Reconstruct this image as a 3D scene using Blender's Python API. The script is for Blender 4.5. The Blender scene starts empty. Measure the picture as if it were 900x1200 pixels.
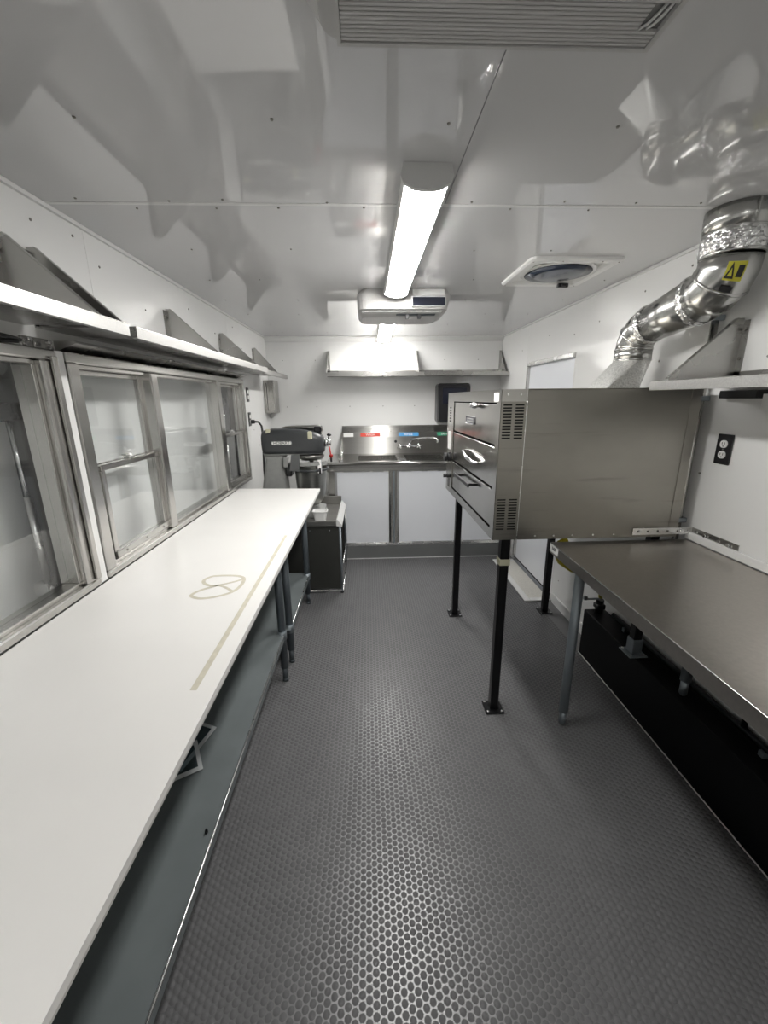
import bpy, bmesh, math, random
import numpy as np
from mathutils import Vector, Matrix
random.seed(7)
R = math.radians
sc = bpy.context.scene
COL = sc.collection

# ------------------------------------------------------------------ camera
CAM_H = 1.5
def cam_matrix(p, y, r):
    f = Vector((math.sin(y)*math.cos(p), math.cos(y)*math.cos(p), -math.sin(p)))
    rt = Vector((math.cos(y), -math.sin(y), 0)); dn = f.cross(rt)
    c, s = math.cos(r), math.sin(r)
    rr = rt*c + dn*s; dd = dn*c - rt*s
    m = Matrix.Identity(4)
    for i in range(3):
        m[i][0] = rr[i]; m[i][1] = -dd[i]; m[i][2] = -f[i]
    m[2][3] = CAM_H
    return m
cd = bpy.data.cameras.new('camera'); cam = bpy.data.objects.new('camera', cd); COL.objects.link(cam)
cam.matrix_world = cam_matrix(R(15.27), R(2.11), R(.55))
cd.sensor_fit = 'VERTICAL'; cd.sensor_height = 36; cd.sensor_width = 27; cd.lens = 485/1200*36
cd.clip_start = .01
sc.camera = cam
# ------------------------------------------------------------------ world, exposure
w = bpy.data.worlds.new('world'); sc.world = w; w.use_nodes = True
w.node_tree.nodes['Background'].inputs[0].default_value = (.9, .95, 1, 1)
w.node_tree.nodes['Background'].inputs[1].default_value = .3
LED = 17.0
vs = sc.view_settings
vs.view_transform = 'Standard'; vs.look = 'None'; vs.gamma = 1; vs.use_curve_mapping = False
vs.exposure = 1.85

# ------------------------------------------------------------------ materials
MATS = {}
def mat(name, col, rough=.5, metal=0, bump=None, var=None, spec=.5, aniso=0, emit=None, wave=None, coat=0, roughvar=None):
    """bump=(scale,strength) var=(scale,amount,stretch) : procedural noise"""
    m = bpy.data.materials.new(name); m.use_nodes = True; nt = m.node_tree
    b = nt.nodes['Principled BSDF']; N = nt.nodes.new; L = nt.links.new
    b.inputs['Base Color'].default_value = (*col, 1); b.inputs['Roughness'].default_value = rough
    b.inputs['Metallic'].default_value = metal; b.inputs['Specular IOR Level'].default_value = spec
    if aniso: b.inputs['Anisotropic'].default_value = aniso
    if coat: b.inputs['Coat Weight'].default_value = coat; b.inputs['Coat Roughness'].default_value = .08
    tc = N('ShaderNodeTexCoord')
    if var:
        mp = N('ShaderNodeMapping'); L(tc.outputs['Object'], mp.inputs[0])
        mp.inputs['Scale'].default_value = var[2] if len(var) > 2 else (1, 1, 1)
        no = N('ShaderNodeTexNoise'); no.inputs['Scale'].default_value = var[0]; no.inputs['Detail'].default_value = 5
        L(mp.outputs[0], no.inputs[0])
        rp = N('ShaderNodeMapRange'); rp.inputs['From Min'].default_value = .3; rp.inputs['From Max'].default_value = .7
        rp.inputs['To Min'].default_value = 1-var[1]; rp.inputs['To Max'].default_value = 1+var[1]
        L(no.outputs[0], rp.inputs[0])
        mx = N('ShaderNodeVectorMath'); mx.operation = 'SCALE'; mx.inputs[0].default_value = col
        L(rp.outputs[0], mx.inputs['Scale']); L(mx.outputs[0], b.inputs['Base Color'])
        if roughvar:
            r2 = N('ShaderNodeMapRange'); r2.inputs['From Min'].default_value = .3; r2.inputs['From Max'].default_value = .7
            r2.inputs['To Min'].default_value = rough-roughvar; r2.inputs['To Max'].default_value = rough+roughvar
            L(no.outputs[0], r2.inputs[0]); L(r2.outputs[0], b.inputs['Roughness'])
    if bump:
        n2 = N('ShaderNodeTexNoise'); n2.inputs['Scale'].default_value = bump[0]; n2.inputs['Detail'].default_value = bump[3] if len(bump) > 3 else 3
        if len(bump) > 2 and bump[2]:
            mp2 = N('ShaderNodeMapping'); L(tc.outputs['Object'], mp2.inputs[0]); mp2.inputs['Scale'].default_value = bump[2]; L(mp2.outputs[0], n2.inputs[0])
        else: L(tc.outputs['Object'], n2.inputs[0])
        bp = N('ShaderNodeBump'); bp.inputs['Strength'].default_value = bump[1]; bp.inputs['Distance'].default_value = .01
        L(n2.outputs[0], bp.inputs['Height']); L(bp.outputs[0], b.inputs['Normal'])
    if emit:
        b.inputs['Emission Color'].default_value = (*emit[0], 1); b.inputs['Emission Strength'].default_value = emit[1]
    MATS[name] = m
    return m
mat('white_wall', (.80, .80, .79), .09, bump=(2.2, .07, None, 1), var=(1.2, .015))
mat('white_ceiling', (.66, .66, .665), .035, bump=(2.4, .065, None, 1), var=(1.5, .02), spec=.9)
mat('white_trim', (.78, .78, .77), .25)
mat('white_door', (.84, .86, .90), .22, var=(1.5, .01))
mat('floor_base', (.112, .112, .115), .33, var=(14, .06), bump=(220, .04), spec=1.0)
mat('floor_coin', (.118, .118, .121), .60, spec=.25, var=(9, .08), bump=(300, .06))
mat('coving', (.16, .165, .165), .45, var=(6, .05))
mat('stainless', (.42, .415, .40), .20, 1, var=(4, .05, (1, 60, 60)), bump=(6, .02, (2, 160, 160)), roughvar=.04)
mat('stainless_z', (.42, .41, .39), .25, 1, var=(4, .05, (60, 60, 1)), roughvar=.05)
m = mat('splash_steel', (.36, .355, .34), .36, 1, aniso=1.0, var=(4, .04, (1, 60, 60)))
tg = m.node_tree.nodes.new('ShaderNodeTangent'); tg.direction_type = 'RADIAL'; tg.axis = 'X'  # brushed along x
m.node_tree.links.new(tg.outputs[0], m.node_tree.nodes['Principled BSDF'].inputs['Tangent'])
mat('sheet_steel', (.42, .415, .40), .27, 1, var=(3, .04), roughvar=.03)
mat('shelf_lip', (.40, .395, .385), .42, 1, var=(160, .10), roughvar=.05)
mat('oven_steel', (.33, .316, .286), .33, 1, var=(2.2, .14, (1, 1, 1.6)), roughvar=.06)
mat('oven_front', (.47, .46, .435), .17, 1, var=(6, .07), roughvar=.05, bump=(5, .04, None, 1))
mat('table_steel', (.46, .435, .40), .32, 1, var=(90, .06), roughvar=.03)
mat('aluminium', (.53, .52, .50), .24, 1, var=(4, .04), roughvar=.03)
mat('bright_aluminium', (.80, .80, .79), .26, 1, var=(8, .06), roughvar=.06)
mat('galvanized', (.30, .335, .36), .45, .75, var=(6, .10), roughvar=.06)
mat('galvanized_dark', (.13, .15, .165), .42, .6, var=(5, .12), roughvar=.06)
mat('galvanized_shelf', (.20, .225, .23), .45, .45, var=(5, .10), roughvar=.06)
mat('duct_steel', (.52, .52, .505), .24, 1, var=(5, .06), roughvar=.05, bump=(10, .03, None, 1))
mat('foil', (.80, .80, .80), .16, 1, bump=(55, 1.0, None, 2))
mat('speckled_sheet', (.72, .72, .70), .42, .8, var=(170, .25))
mat('laminate', (.88, .868, .845), .34, var=(3.5, .018), bump=(400, .01))
mat('laminate_edge', (.62, .61, .58), .5)
mat('tape', (.62, .585, .48), .6, var=(40, .10))
mat('black_paint', (.005, .005, .006), .36, spec=.3, var=(10, .2))
mat('black_panel', (.003, .003, .004), .45, spec=.15, var=(6, .2))
mat('black_plastic', (.012, .012, .014), .32)
mat('black_rubber', (.012, .012, .012), .7)
mat('dark_recess', (.006, .006, .006), .8)
mat('housing', (.66, .66, .65), .45, bump=(500, .05))
mat('ac_plastic', (.50, .495, .485), .45, bump=(500, .05))
mat('ac_light', (.62, .62, .61), .42)
mat('display', (.012, .014, .025), .18)
mat('vent_lid', (.022, .032, .055), .16)
mat('mixer_grey', (.047, .050, .053), .36, bump=(160, .10), var=(20, .06))
mat('mixer_column', (.30, .305, .295), .42, bump=(160, .12), var=(30, .06))
mat('bowl_steel', (.40, .40, .38), .30, 1, var=(6, .06, (1, 1, 12)))
mat('chrome', (.78, .78, .79), .12, 1)
mat('masking_tape', (.62, .60, .44), .6)
mat('red', (.45, .015, .012), .35)
mat('stand_dark', (.040, .041, .037), .40, .2, var=(5, .10))
mat('stand_top', (.30, .295, .28), .35, .9, var=(8, .10))
mat('holder_rim', (.50, .52, .53), .25)
mat('grille_shade', (.22, .22, .215), .6)
mat('paddle_grey', (.11, .115, .115), .45)
mat('tray_white', (.82, .82, .81), .35)
mat('sign_white', (.80, .80, .78), .5)
mat('sign_red', (.70, .06, .035), .45)
mat('sign_blue', (.06, .30, .62), .45)
mat('sign_green', (.04, .32, .18), .45)
mat('ink', (.02, .02, .02), .6)
mat('sign_yellow', (.62, .58, .05), .5)
mat('hose_yellow', (.42, .35, .02), .4)
mat('hatch_white', (.82, .83, .82), .35, var=(1.5, .02))
mat('hatch_grey', (.12, .12, .12), .5)
mat('threshold_sheet', (.60, .585, .54), .5, var=(120, .12), bump=(200, .1))
mat('seal', (.05, .05, .05), .6, bump=(50, .8))
mat('rivet', (.25, .24, .22), .4, .5)
mat('white_plug', (.80, .80, .78), .4)
mat('oven_badge', (.28, .28, .30), .3, .8)
# grease smears on the oven side: horizontal streaks with a shape of their own
nt = MATS['oven_steel'].node_tree; N = nt.nodes.new; L = nt.links.new; b = nt.nodes['Principled BSDF']
tc = N('ShaderNodeTexCoord'); mp = N('ShaderNodeMapping'); mp.inputs['Scale'].default_value = (1.2, 1.2, 16); L(tc.outputs['Object'], mp.inputs[0])
no = N('ShaderNodeTexNoise'); no.inputs['Scale'].default_value = 2.0; no.inputs['Detail'].default_value = 4; L(mp.outputs[0], no.inputs[0])
rp = N('ShaderNodeMapRange'); rp.inputs['From Min'].default_value = .60; rp.inputs['From Max'].default_value = .72; rp.inputs['To Min'].default_value = 1; rp.inputs['To Max'].default_value = .82; L(no.outputs[0], rp.inputs[0])
src = b.inputs['Base Color'].links[0].from_socket; sm = N('ShaderNodeVectorMath'); sm.operation = 'SCALE'; L(src, sm.inputs[0]); L(rp.outputs[0], sm.inputs['Scale']); L(sm.outputs[0], b.inputs['Base Color'])
m = mat('led', (1, 1, 1), .4, emit=((1.0, .985, .955), LED))
m = bpy.data.materials.new('glass'); m.use_nodes = True; nt = m.node_tree; nt.nodes.clear()
o_ = nt.nodes.new('ShaderNodeOutputMaterial'); mx = nt.nodes.new('ShaderNodeMixShader'); tr = nt.nodes.new('ShaderNodeBsdfTransparent')
gl = nt.nodes.new('ShaderNodeBsdfGlossy'); fr = nt.nodes.new('ShaderNodeFresnel'); fr.inputs[0].default_value = 1.6
tr.inputs[0].default_value = (.975, .98, .98, 1); gl.inputs['Roughness'].default_value = .01
ge = nt.nodes.new('ShaderNodeNewGeometry'); mr = nt.nodes.new('ShaderNodeMapRange'); mr.inputs['To Min'].default_value = 1.55; mr.inputs['To Max'].default_value = 1/1.55
nt.links.new(ge.outputs['Backfacing'], mr.inputs[0]); nt.links.new(mr.outputs[0], fr.inputs[0])  # same reflectance on both faces of a pane
nt.links.new(fr.outputs[0], mx.inputs[0]); nt.links.new(tr.outputs[0], mx.inputs[1]); nt.links.new(gl.outputs[0], mx.inputs[2]); nt.links.new(mx.outputs[0], o_.inputs[0])
MATS['glass'] = m
m = m.copy(); m.name = 'acrylic'; m.node_tree.nodes['Transparent BSDF'].inputs[0].default_value = (.80, .85, .87, 1); MATS['acrylic'] = m

# ------------------------------------------------------------------ helpers
WL = {}
def link(name, me, m=None, parent=None, loc=(0, 0, 0)):
    o = bpy.data.objects.new(name, me); COL.objects.link(o)
    if me is not None and m is not None and len(me.materials) == 0: me.materials.append(MATS[m])
    o.location = loc; WL[o] = Vector(loc)
    if parent is not None:
        o.parent = parent; o.matrix_parent_inverse = Matrix.Translation(-WL[parent])
    return o
def tag(o, label, cat=None, group=None, kind=None):
    o['label'] = label
    if cat: o['category'] = cat
    if group: o['group'] = group
    if kind: o['kind'] = kind
    return o
def thing(name, loc, label, cat, group=None):
    o = link(name, None, loc=loc); o.empty_display_size = .05
    return tag(o, label, cat, group)

class MB:
    def __init__(s): s.bm = bmesh.new(); s.mats = []; s.cur = 0
    def m(s, name):
        if name not in s.mats: s.mats.append(name)
        s.cur = s.mats.index(name); return s
    def _new(s, faces, smooth):
        for f in faces: f.material_index = s.cur; f.smooth = smooth
    def box(s, x0, x1, y0, y1, z0, z1, bev=0, seg=1, smooth=False, mtx=None):
        x0, x1 = sorted((x0, x1)); y0, y1 = sorted((y0, y1)); z0, z1 = sorted((z0, z1))
        r = bmesh.ops.create_cube(s.bm, size=1)
        for v in r['verts']:
            v.co = Vector((x0+(v.co.x+.5)*(x1-x0), y0+(v.co.y+.5)*(y1-y0), z0+(v.co.z+.5)*(z1-z0)))
        vs_ = r['verts']
        fs = list({f for v in vs_ for f in v.link_faces})
        if bev:
            es = list({e for v in vs_ for e in v.link_edges})
            rb = bmesh.ops.bevel(s.bm, geom=es, offset=bev, segments=seg, affect='EDGES', profile=.5)
            fs = list({f for f in rb['faces']} | {f for v in rb['verts'] for f in v.link_faces})
            vs_ = list({v for f in fs for v in f.verts})
        if mtx is not None: bmesh.ops.transform(s.bm, matrix=mtx, verts=vs_)
        s._new(fs, smooth); return s
    def loft(s, rings, cap0=True, cap1=True, smooth=True, closed=True):
        vr = [[s.bm.verts.new(p) for p in r] for r in rings]
        n = len(rings[0]); fs = []
        for a, b in zip(vr[:-1], vr[1:]):
            for i in range(n if closed else n-1):
                j = (i+1) % n
                try: fs.append(s.bm.faces.new((a[i], a[j], b[j], b[i])))
                except ValueError: pass
        s._new(fs, smooth); cf = []
        if cap0: cf.append(s.bm.faces.new(list(reversed(vr[0]))))
        if cap1: cf.append(s.bm.faces.new(vr[-1]))
        s._new(cf, False); return s
    def tube(s, pts, rad, n=12, cap=True, smooth=True):
        pts = [Vector(p) for p in pts]; k = len(pts)
        if not hasattr(rad, '__len__'): rad = [rad]*k
        rings = []; t0 = (pts[1]-pts[0]).normalized()
        u = t0.orthogonal().normalized(); prev = t0
        for i, p in enumerate(pts):
            t = (pts[min(i+1, k-1)]-pts[max(i-1, 0)]).normalized()
            q = prev.rotation_difference(t); u = (q @ u).normalized(); prev = t
            v = t.cross(u)
            rings.append([p+(u*math.cos(a)+v*math.sin(a))*rad[i] for a in (2*math.pi*j/n for j in range(n))])
        return s.loft(rings, cap, cap, smooth)
    def cyl(s, a, b, r, n=16, r2=None, smooth=True): return s.tube([a, b], [r, r if r2 is None else r2], n, True, smooth)
    def lathe(s, prof, c, n=24, smooth=True):
        rings = [[Vector((c[0]+r*math.cos(2*math.pi*j/n), c[1]+r*math.sin(2*math.pi*j/n), c[2]+z)) for j in range(n)] for r, z in prof]
        return s.loft(rings, True, True, smooth)
    def prism(s, pts, axis, a, b, smooth=False):
        """polygon pts in the other two axes, extruded along axis from a to b"""
        def P(p, t):
            if axis == 0: return Vector((t, p[0], p[1]))
            if axis == 1: return Vector((p[0], t, p[1]))
            return Vector((p[0], p[1], t))
        return s.loft([[P(p, a) for p in pts], [P(p, b) for p in pts]], True, True, smooth)
    def sphere(s, c, r, n=12, sc_=(1, 1, 1)):
        rr = bmesh.ops.create_uvsphere(s.bm, u_segments=n, v_segments=max(6, n//2), radius=r)
        for v in rr['verts']: v.co = Vector((v.co.x*sc_[0]+c[0], v.co.y*sc_[1]+c[1], v.co.z*sc_[2]+c[2]))
        s._new(list({f for v in rr['verts'] for f in v.link_faces}), True); return s
    def mesh(s, name):
        bmesh.ops.recalc_face_normals(s.bm, faces=s.bm.faces)
        me = bpy.data.meshes.new(name); s.bm.to_mesh(me); s.bm.free()
        for n_ in s.mats: me.materials.append(MATS[n_])
        return me
    def build(s, name, m=None, parent=None, loc=(0, 0, 0)):
        if not s.mats and m: s.mats = [m]
        return link(name, s.mesh(name), None, parent, loc)
def box(name, m, parent, x0, x1, y0, y1, z0, z1, bev=0, seg=1):
    return MB().box(x0, x1, y0, y1, z0, z1, bev, seg).build(name, m, parent)
def struct(o, label):
    o['label'] = label; o['kind'] = 'structure'; return o
def text(name, body, size, mtx, m, parent, ext=.0004):
    cu = bpy.data.curves.new('t', 'FONT'); cu.body = body; cu.size = size; cu.extrude = ext; cu.align_x = 'CENTER'; cu.align_y = 'CENTER'; cu.resolution_u = 2
    to = bpy.data.objects.new('t', cu); COL.objects.link(to)
    dg = bpy.context.evaluated_depsgraph_get(); me = bpy.data.meshes.new_from_object(to.evaluated_get(dg))
    bpy.data.objects.remove(to); bpy.data.curves.remove(cu)
    me.transform(mtx); me.materials.clear(); me.materials.append(MATS[m]); me.name = name
    return link(name, me, None, parent)
def rounded(x0, x1, y0, y1, r, n=4):
    pts = []
    for cx, cy, a0 in ((x1-r, y1-r, 0), (x0+r, y1-r, 90), (x0+r, y0+r, 180), (x1-r, y0+r, 270)):
        for i in range(n+1):
            a = R(a0+90*i/n); pts.append((cx+r*math.cos(a), cy+r*math.sin(a)))
    return pts

# ------------------------------------------------------------------ room dimensions
XL, XR, YB, YF, ZC = -1.0, 1.38, 4.43, -1.7, 2.1
# floor: one sheet, moulded coins joined as stuff
fl = struct(box('floor', 'floor_base', None, XL-.06, XR+.06, YF-.06, YB+.06, -.05, 0), 'grey rubber floor with a raised coin pattern')
def coins():
    p = .021; cs = p*.8660254; n = 9; r0, r1, h = .0095, .0090, .0004
    cols = np.arange(-.66, 1.255, cs); V = []; F = []
    ang = np.arange(n)*2*math.pi/n
    ring0 = np.stack([np.cos(ang)*r0, np.sin(ang)*r0, np.zeros(n)+.00005], 1); ring1 = np.stack([np.cos(ang)*r1, np.sin(ang)*r1, np.zeros(n)+h], 1)
    base = np.concatenate([ring0, ring1]); cen = []
    for i, x in enumerate(cols):
        ys = np.arange(.25 + (p/2 if i % 2 else 0), 3.765, p)
        cen.append(np.stack([np.full(len(ys), x), ys, np.zeros(len(ys))], 1))
    cen = np.concatenate(cen); K = len(cen)
    V = (cen[:, None, :]+base[None]).reshape(-1, 3)
    f0 = [tuple(n+j for j in range(n))]+[(j, (j+1) % n, n+(j+1) % n, n+j) for j in range(n)]
    loops = []; starts = []; tot = []; c = 0
    flat = np.array([v for f in f0 for v in f]); lens = np.array([len(f) for f in f0])
    allv = (np.arange(K)[:, None]*2*n + flat[None]).reshape(-1)
    alll = np.tile(lens, K); st = np.concatenate([[0], np.cumsum(alll)[:-1]])
    me = bpy.data.meshes.new('floor_coins'); me.vertices.add(len(V)); me.vertices.foreach_set('co', V.reshape(-1).astype(np.float32))
    me.loops.add(len(allv)); me.loops.foreach_set('vertex_index', allv.astype(np.int32))
    me.polygons.add(len(alll)); me.polygons.foreach_set('loop_start', st.astype(np.int32))
    me.update(calc_edges=True); me.validate()
    o = link('floor_coins', me, 'floor_coin', fl); o['kind'] = 'stuff'; o['label'] = 'low round studs of the coin-pattern floor'
coins()

# ceiling, made of screwed-on panels
ce = struct(box('ceiling', 'white_trim', None, XL-.06, XR+.06, YF-.06, YB+.06, ZC+.006, ZC+.05), 'glossy white panelled ceiling')
for (a, b, c, d) in ((XL, .2585, YF, 1.533), (.2615, XR, YF, 1.533), (XL, XR, 1.541, YB)):
    box('ceiling_panel', 'white_ceiling', ce, a, b, c, d, ZC, ZC+.006)
box('seam_strip', 'white_trim', ce, XL, XR, 1.529, 1.545, ZC-.0015, ZC+.001)
rv = MB().cyl((0, 0, 0), (0, 0, -.003), .0042, 8, .003).mesh('rivet'); rv.materials.append(MATS['rivet'])
rvx = MB().cyl((0, 0, 0), (.003, 0, 0), .0050, 8, .0035).mesh('rivet_x'); rvx.materials.append(MATS['rivet'])
rvy = MB().cyl((0, 0, 0), (0, -.003, 0), .0050, 8, .0035).mesh('rivet_y'); rvy.materials.append(MATS['rivet'])
rvxn = MB().cyl((0, 0, 0), (-.003, 0, 0), .0050, 8, .0035).mesh('rivet_xn'); rvxn.materials.append(MATS['rivet'])
for y, xs in ((1.13, (-.62, -.205, .195, .606, 1.0)), (1.513, (-.86, -.60, -.42, -.12, .34, .62, .86, 1.1)), (1.565, (-.72, -.46, -.28, .0, .50, .74)),
              (1.95, (-.7, -.3, .45, .80)), (2.4, (-.8, -.55, .55, 1.28)), (2.85, (-.85, -.4, .62, .9, 1.25)), (3.3, (-.85, -.5, .55, .9, 1.2)),
              (3.75, (-.8, -.4, .35, .7, 1.1)), (4.15, (-.75, -.35, .35, .75, 1.15)), (4.36, (-.85, -.6, -.3, .0, .4, .7, 1.0, 1.25))):
    for x in xs: link('rivet', rv, None, ce, (x+random.uniform(-.02, .02), y+random.uniform(-.01, .01), ZC))

# left wall with two window openings
wl = struct(box('wall_left', 'white_wall', None, XL-.05, XL, YF, YB, .0, .862), 'white panelled left wall with serving windows')
W0 = (.30, 1.400); W1 = (1.445, 3.410); WZ = (.872, 1.655)
for (a, b, c, d) in ((YF, W0[0], .862, 1.662), (W0[1], W1[0], .862, 1.662), (W1[1], YB, .862, 1.662)):
    box('wall_panel', 'white_wall', wl, XL-.05, XL, a, b, c, d)
for (a, b) in ((YF, 1.72), (1.722, 3.248), (3.251, 4.12), (4.123, YB)):
    box('wall_panel', 'white_wall', wl, XL-.05, XL, a, b, 1.662, ZC)
box('window_post', 'white_trim', wl, XL+.0005, XL+.040, 1.402, 1.436, .8725, 1.655, .002)
box('frame_sill', 'aluminium', wl, XL-.05, XL+.004, W0[0], W1[1], .862, .872)
for y, z in ((1.47, 2.03), (1.79, 1.99), (2.1, 1.9), (2.6, 2.0), (3.0, 1.93), (3.4, 2.03), (3.6, 1.9), (3.9, 1.85), (3.75, 1.25), (3.9, 1.1), (1.66, 2.05)):
    link('rivet', rvx, None, wl, (XL, y, z))
# right wall with door opening
DY = (2.84, 3.685); DZ = 1.785
wr = struct(box('wall_right', 'white_wall', None, XR, XR+.05, YF, DY[0], 0, ZC), 'white panelled right wall with side door')
box('wall_panel', 'white_wall', wr, XR, XR+.05, DY[1], YB, 0, ZC)
box('wall_panel', 'white_wall', wr, XR, XR+.05, DY[0], DY[1], DZ, ZC)
box('seam_strip', 'white_trim', wr, XR-.0015, XR+.001, 3.712, 3.728, 1.79, ZC)
for y, z in ((2.9, 1.9), (2.6, 1.93), (2.3, 1.75), (2.02, 1.66), (1.87, 1.57), (1.46, 1.63), (3.3, 1.95), (3.85, 1.9), (2.75, .2), (1.655, 1.19), (2.2, 2.0), (1.9, 2.03), (2.55, .45), (2.78, .62)):
    link('rivet', rvxn, None, wr, (XR, y, z))
wb = struct(box('wall_back', 'white_wall', None, XL-.05, XR+.05, YB, YB+.05, 0, ZC), 'white panelled end wall')
for x in np.arange(-.85, 1.3, .33):
    for z in (1.43, 1.88): link('rivet', rvy, None, wb, (x+random.uniform(-.03, .03), YB, z))
wf = struct(box('wall_front', 'white_wall', None, XL-.05, XR+.05, YF-.05, YF, 0, ZC), 'white panelled rear end wall')
# trims
struct(box('trim_1', 'white_trim', None, XL+.001, XL+.012, YF, YB-.02, ZC-.013, ZC-.0005), 'white ceiling trim along left wall')
struct(box('trim_2', 'white_trim', None, XR-.012, XR-.001, YF, YB-.02, ZC-.013, ZC-.0005), 'white ceiling trim along right wall')
t = MB().prism([(YB-.001, ZC-.045), (YB-.012, ZC-.042), (YB-.045, ZC-.014), (YB-.048, ZC-.001), (YB-.001, ZC-.001)], 0, XL+.001, XR-.001).build('trim_3', 'white_trim')
struct(t, 'white coved trim where end wall meets ceiling')
struct(box('baseboard_right', 'white_trim', None, XR-.012, XR-.001, 2.18, 2.80, .001, .07), 'white plinth board low on right wall')
struct(box('baseboard_left', 'black_rubber', None, XL+.001, XL+.02, YF, 2.99, .001, .22), 'black kick board along left wall')
struct(box('trim_4', 'white_trim', None, XR-.012, XR-.001, -.6, 1.66, .905, .938, .002), 'white sealing strip above the steel table')

# ------------------------------------------------------------------ windows (structure)
def win(name, label, y0, y1, inner, jl=.035, jr=.035):
    z0, z1 = WZ; px = XL+.042
    o = link(name, None, loc=(XL, (y0+y1)/2, z0)); struct(o, label)
    def bar(nm, ya, yb, za, zb, xo=px, xi=XL-.04):
        b = MB().box(xi, xo, ya, yb, za, zb, .004).build(nm, 'aluminium', o); return b
    bar('frame_rail', y0, y1, z1-.032, z1); bar('frame_rail', y0, y1, z0, z0+.026)
    bar('frame_jamb', y0, y0+jl, z0+.026, z1-.032); bar('frame_jamb', y1-jr, y1, z0+.026, z1-.032)
    # inner stepped frame
    MB().box(XL-.038, XL+.022, y0+jl, y1-jr, z0+.026, z0+.040, .002).box(XL-.038, XL+.022, y0+jl, y1-jr, z1-.046, z1-.032, .002)\
        .box(XL-.038, XL+.022, y0+jl, y0+jl+.014, z0+.040, z1-.046, .002).box(XL-.038, XL+.022, y1-jr-.014, y1-jr, z0+.040, z1-.046, .002).build('inner_frame', 'aluminium', o)
    for (ya, yb, sash) in inner:
        if sash is None:
            box('pane', 'glass', o, XL-.012, XL-.009, ya, yb, z0+.040, z1-.046)
        else:
            zm = 1.258
            box('pane', 'glass', o, XL-.022, XL-.019, ya+.02, yb-.02, zm+.012, z1-.062)
            MB().box(XL-.030, XL-.010, ya, ya+.022, zm, z1-.046, .002).box(XL-.030, XL-.010, yb-.022, yb, zm, z1-.046, .002)\
                .box(XL-.030, XL-.010, ya+.022, yb-.022, z1-.064, z1-.046, .002).box(XL-.030, XL-.010, ya+.022, yb-.022, zm, zm+.018, .002).build('upper_sash', 'aluminium', o)
            s = MB().box(XL-.008, XL+.018, ya, ya+.026, z0+.040, zm-.005, .002).box(XL-.008, XL+.018, yb-.026, yb, z0+.040, zm-.005, .002)\
                .box(XL-.008, XL+.022, ya, yb, zm-.005, zm+.016, .003).box(XL-.008, XL+.026, ya, yb, z0+.040, z0+.068, .003).build('lower_sash', 'aluminium', o)
            box('lower_pane', 'glass', s, XL+.001, XL+.004, ya+.026, yb-.026, z0+.068, zm-.005)
            ym = (ya+yb)/2
            MB().box(XL-.004, XL+.020, ym-.022, ym+.022, zm+.016, zm+.024, .002).cyl((XL+.006, ym, zm+.024), (XL+.006, ym, zm+.034), .012, 12)\
                .box(XL-.004, XL+.014, ym-.035, ym+.006, zm+.030, zm+.036, .002).build('sash_lock', 'bright_aluminium', s)
            for k in range(3): MB().cyl((XL+.026, ya+.06+k*(yb-ya-.12)/2, z0+.054), (XL+.0275, ya+.06+k*(yb-ya-.12)/2, z0+.054), .005, 8).build('screw', 'rivet', s)
    return o
w1 = win('window_1', 'wide aluminium serving window with fixed centre pane and two sliding sashes', W1[0], W1[1],
         [(1.545, 1.975, 1), (2.035, 2.815, None), (2.885, 3.360, 1)], .055, .035)
for ya, yb in ((1.975, 2.035), (2.815, 2.885)):
    MB().box(XL-.038, XL+.040, ya, yb, WZ[0]+.026, WZ[1]-.032, .005).build('mullion', 'aluminium', w1)
w0 = win('window_2', 'large aluminium awning window above the near worktop', W0[0], W0[1], [(.345, 1.318, None)], .04, .068)
MB().box(XL+.044, XL+.054, 1.366, 1.388, WZ[0]+.03, WZ[1]-.02, .002).build('frame_flange', 'aluminium', w0)
# closed serving hatches outside the glass
def hatch(name, label, y0, y1):
    o = link(name, None, loc=(XL-.1, (y0+y1)/2, .80)); struct(o, label)
    box('hatch_panel', 'hatch_white', o, XL-.165, XL-.150, y0, y1, .78, 1.72)
    MB().box(XL-.150, XL-.051, y0, y0+.03, .78, 1.72).box(XL-.150, XL-.051, y1-.03, y1, .78, 1.72).build('hatch_side', 'hatch_grey', o)  # dark shading and reflections of the sides put into their grey
    MB().box(XL-.150, XL-.051, y0+.03, y1-.03, .78, .84).build('hatch_sill', 'aluminium', o)
    MB().box(XL-.150, XL-.051, y0+.03, y1-.03, 1.68, 1.72).build('hatch_header', 'hatch_grey', o)
    return o
hA = hatch('hatch_1', 'closed white hatch outside the awning window', .22, 1.418)
hB = hatch('hatch_2', 'closed white hatch outside the wide serving window', 1.428, 3.44)
def strut(y, za, zb, name, label):
    s = thing(name, (XL-.1, y, za), label, 'gas strut')
    MB().cyl((XL-.1, y, zb-.03), (XL-.1, y, za+.30), .007, 10).build('rod', 'chrome', s)
    MB().cyl((XL-.1, y, za+.32), (XL-.1, y, za+.02), .011, 12).build('cylinder', 'bright_aluminium', s)
    MB().box(XL-.148, XL-.080, y-.012, y+.035, zb-.035, zb+.02, .004).sphere((XL-.085, y, zb-.02), .012).build('bracket', 'black_paint', s)
    MB().box(XL-.145, XL-.090, y-.015, y+.028, za-.03, za+.02, .004).sphere((XL-.09, y, za), .012).build('bracket', 'bright_aluminium', s)
strut(1.345, .885, 1.48, 'gas_strut', 'thin metal gas strut behind the awning window glass')
strut(3.30, .90, 1.50, 'gas_strut', 'gas strut behind the narrow sash window beside the mixer')
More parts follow.
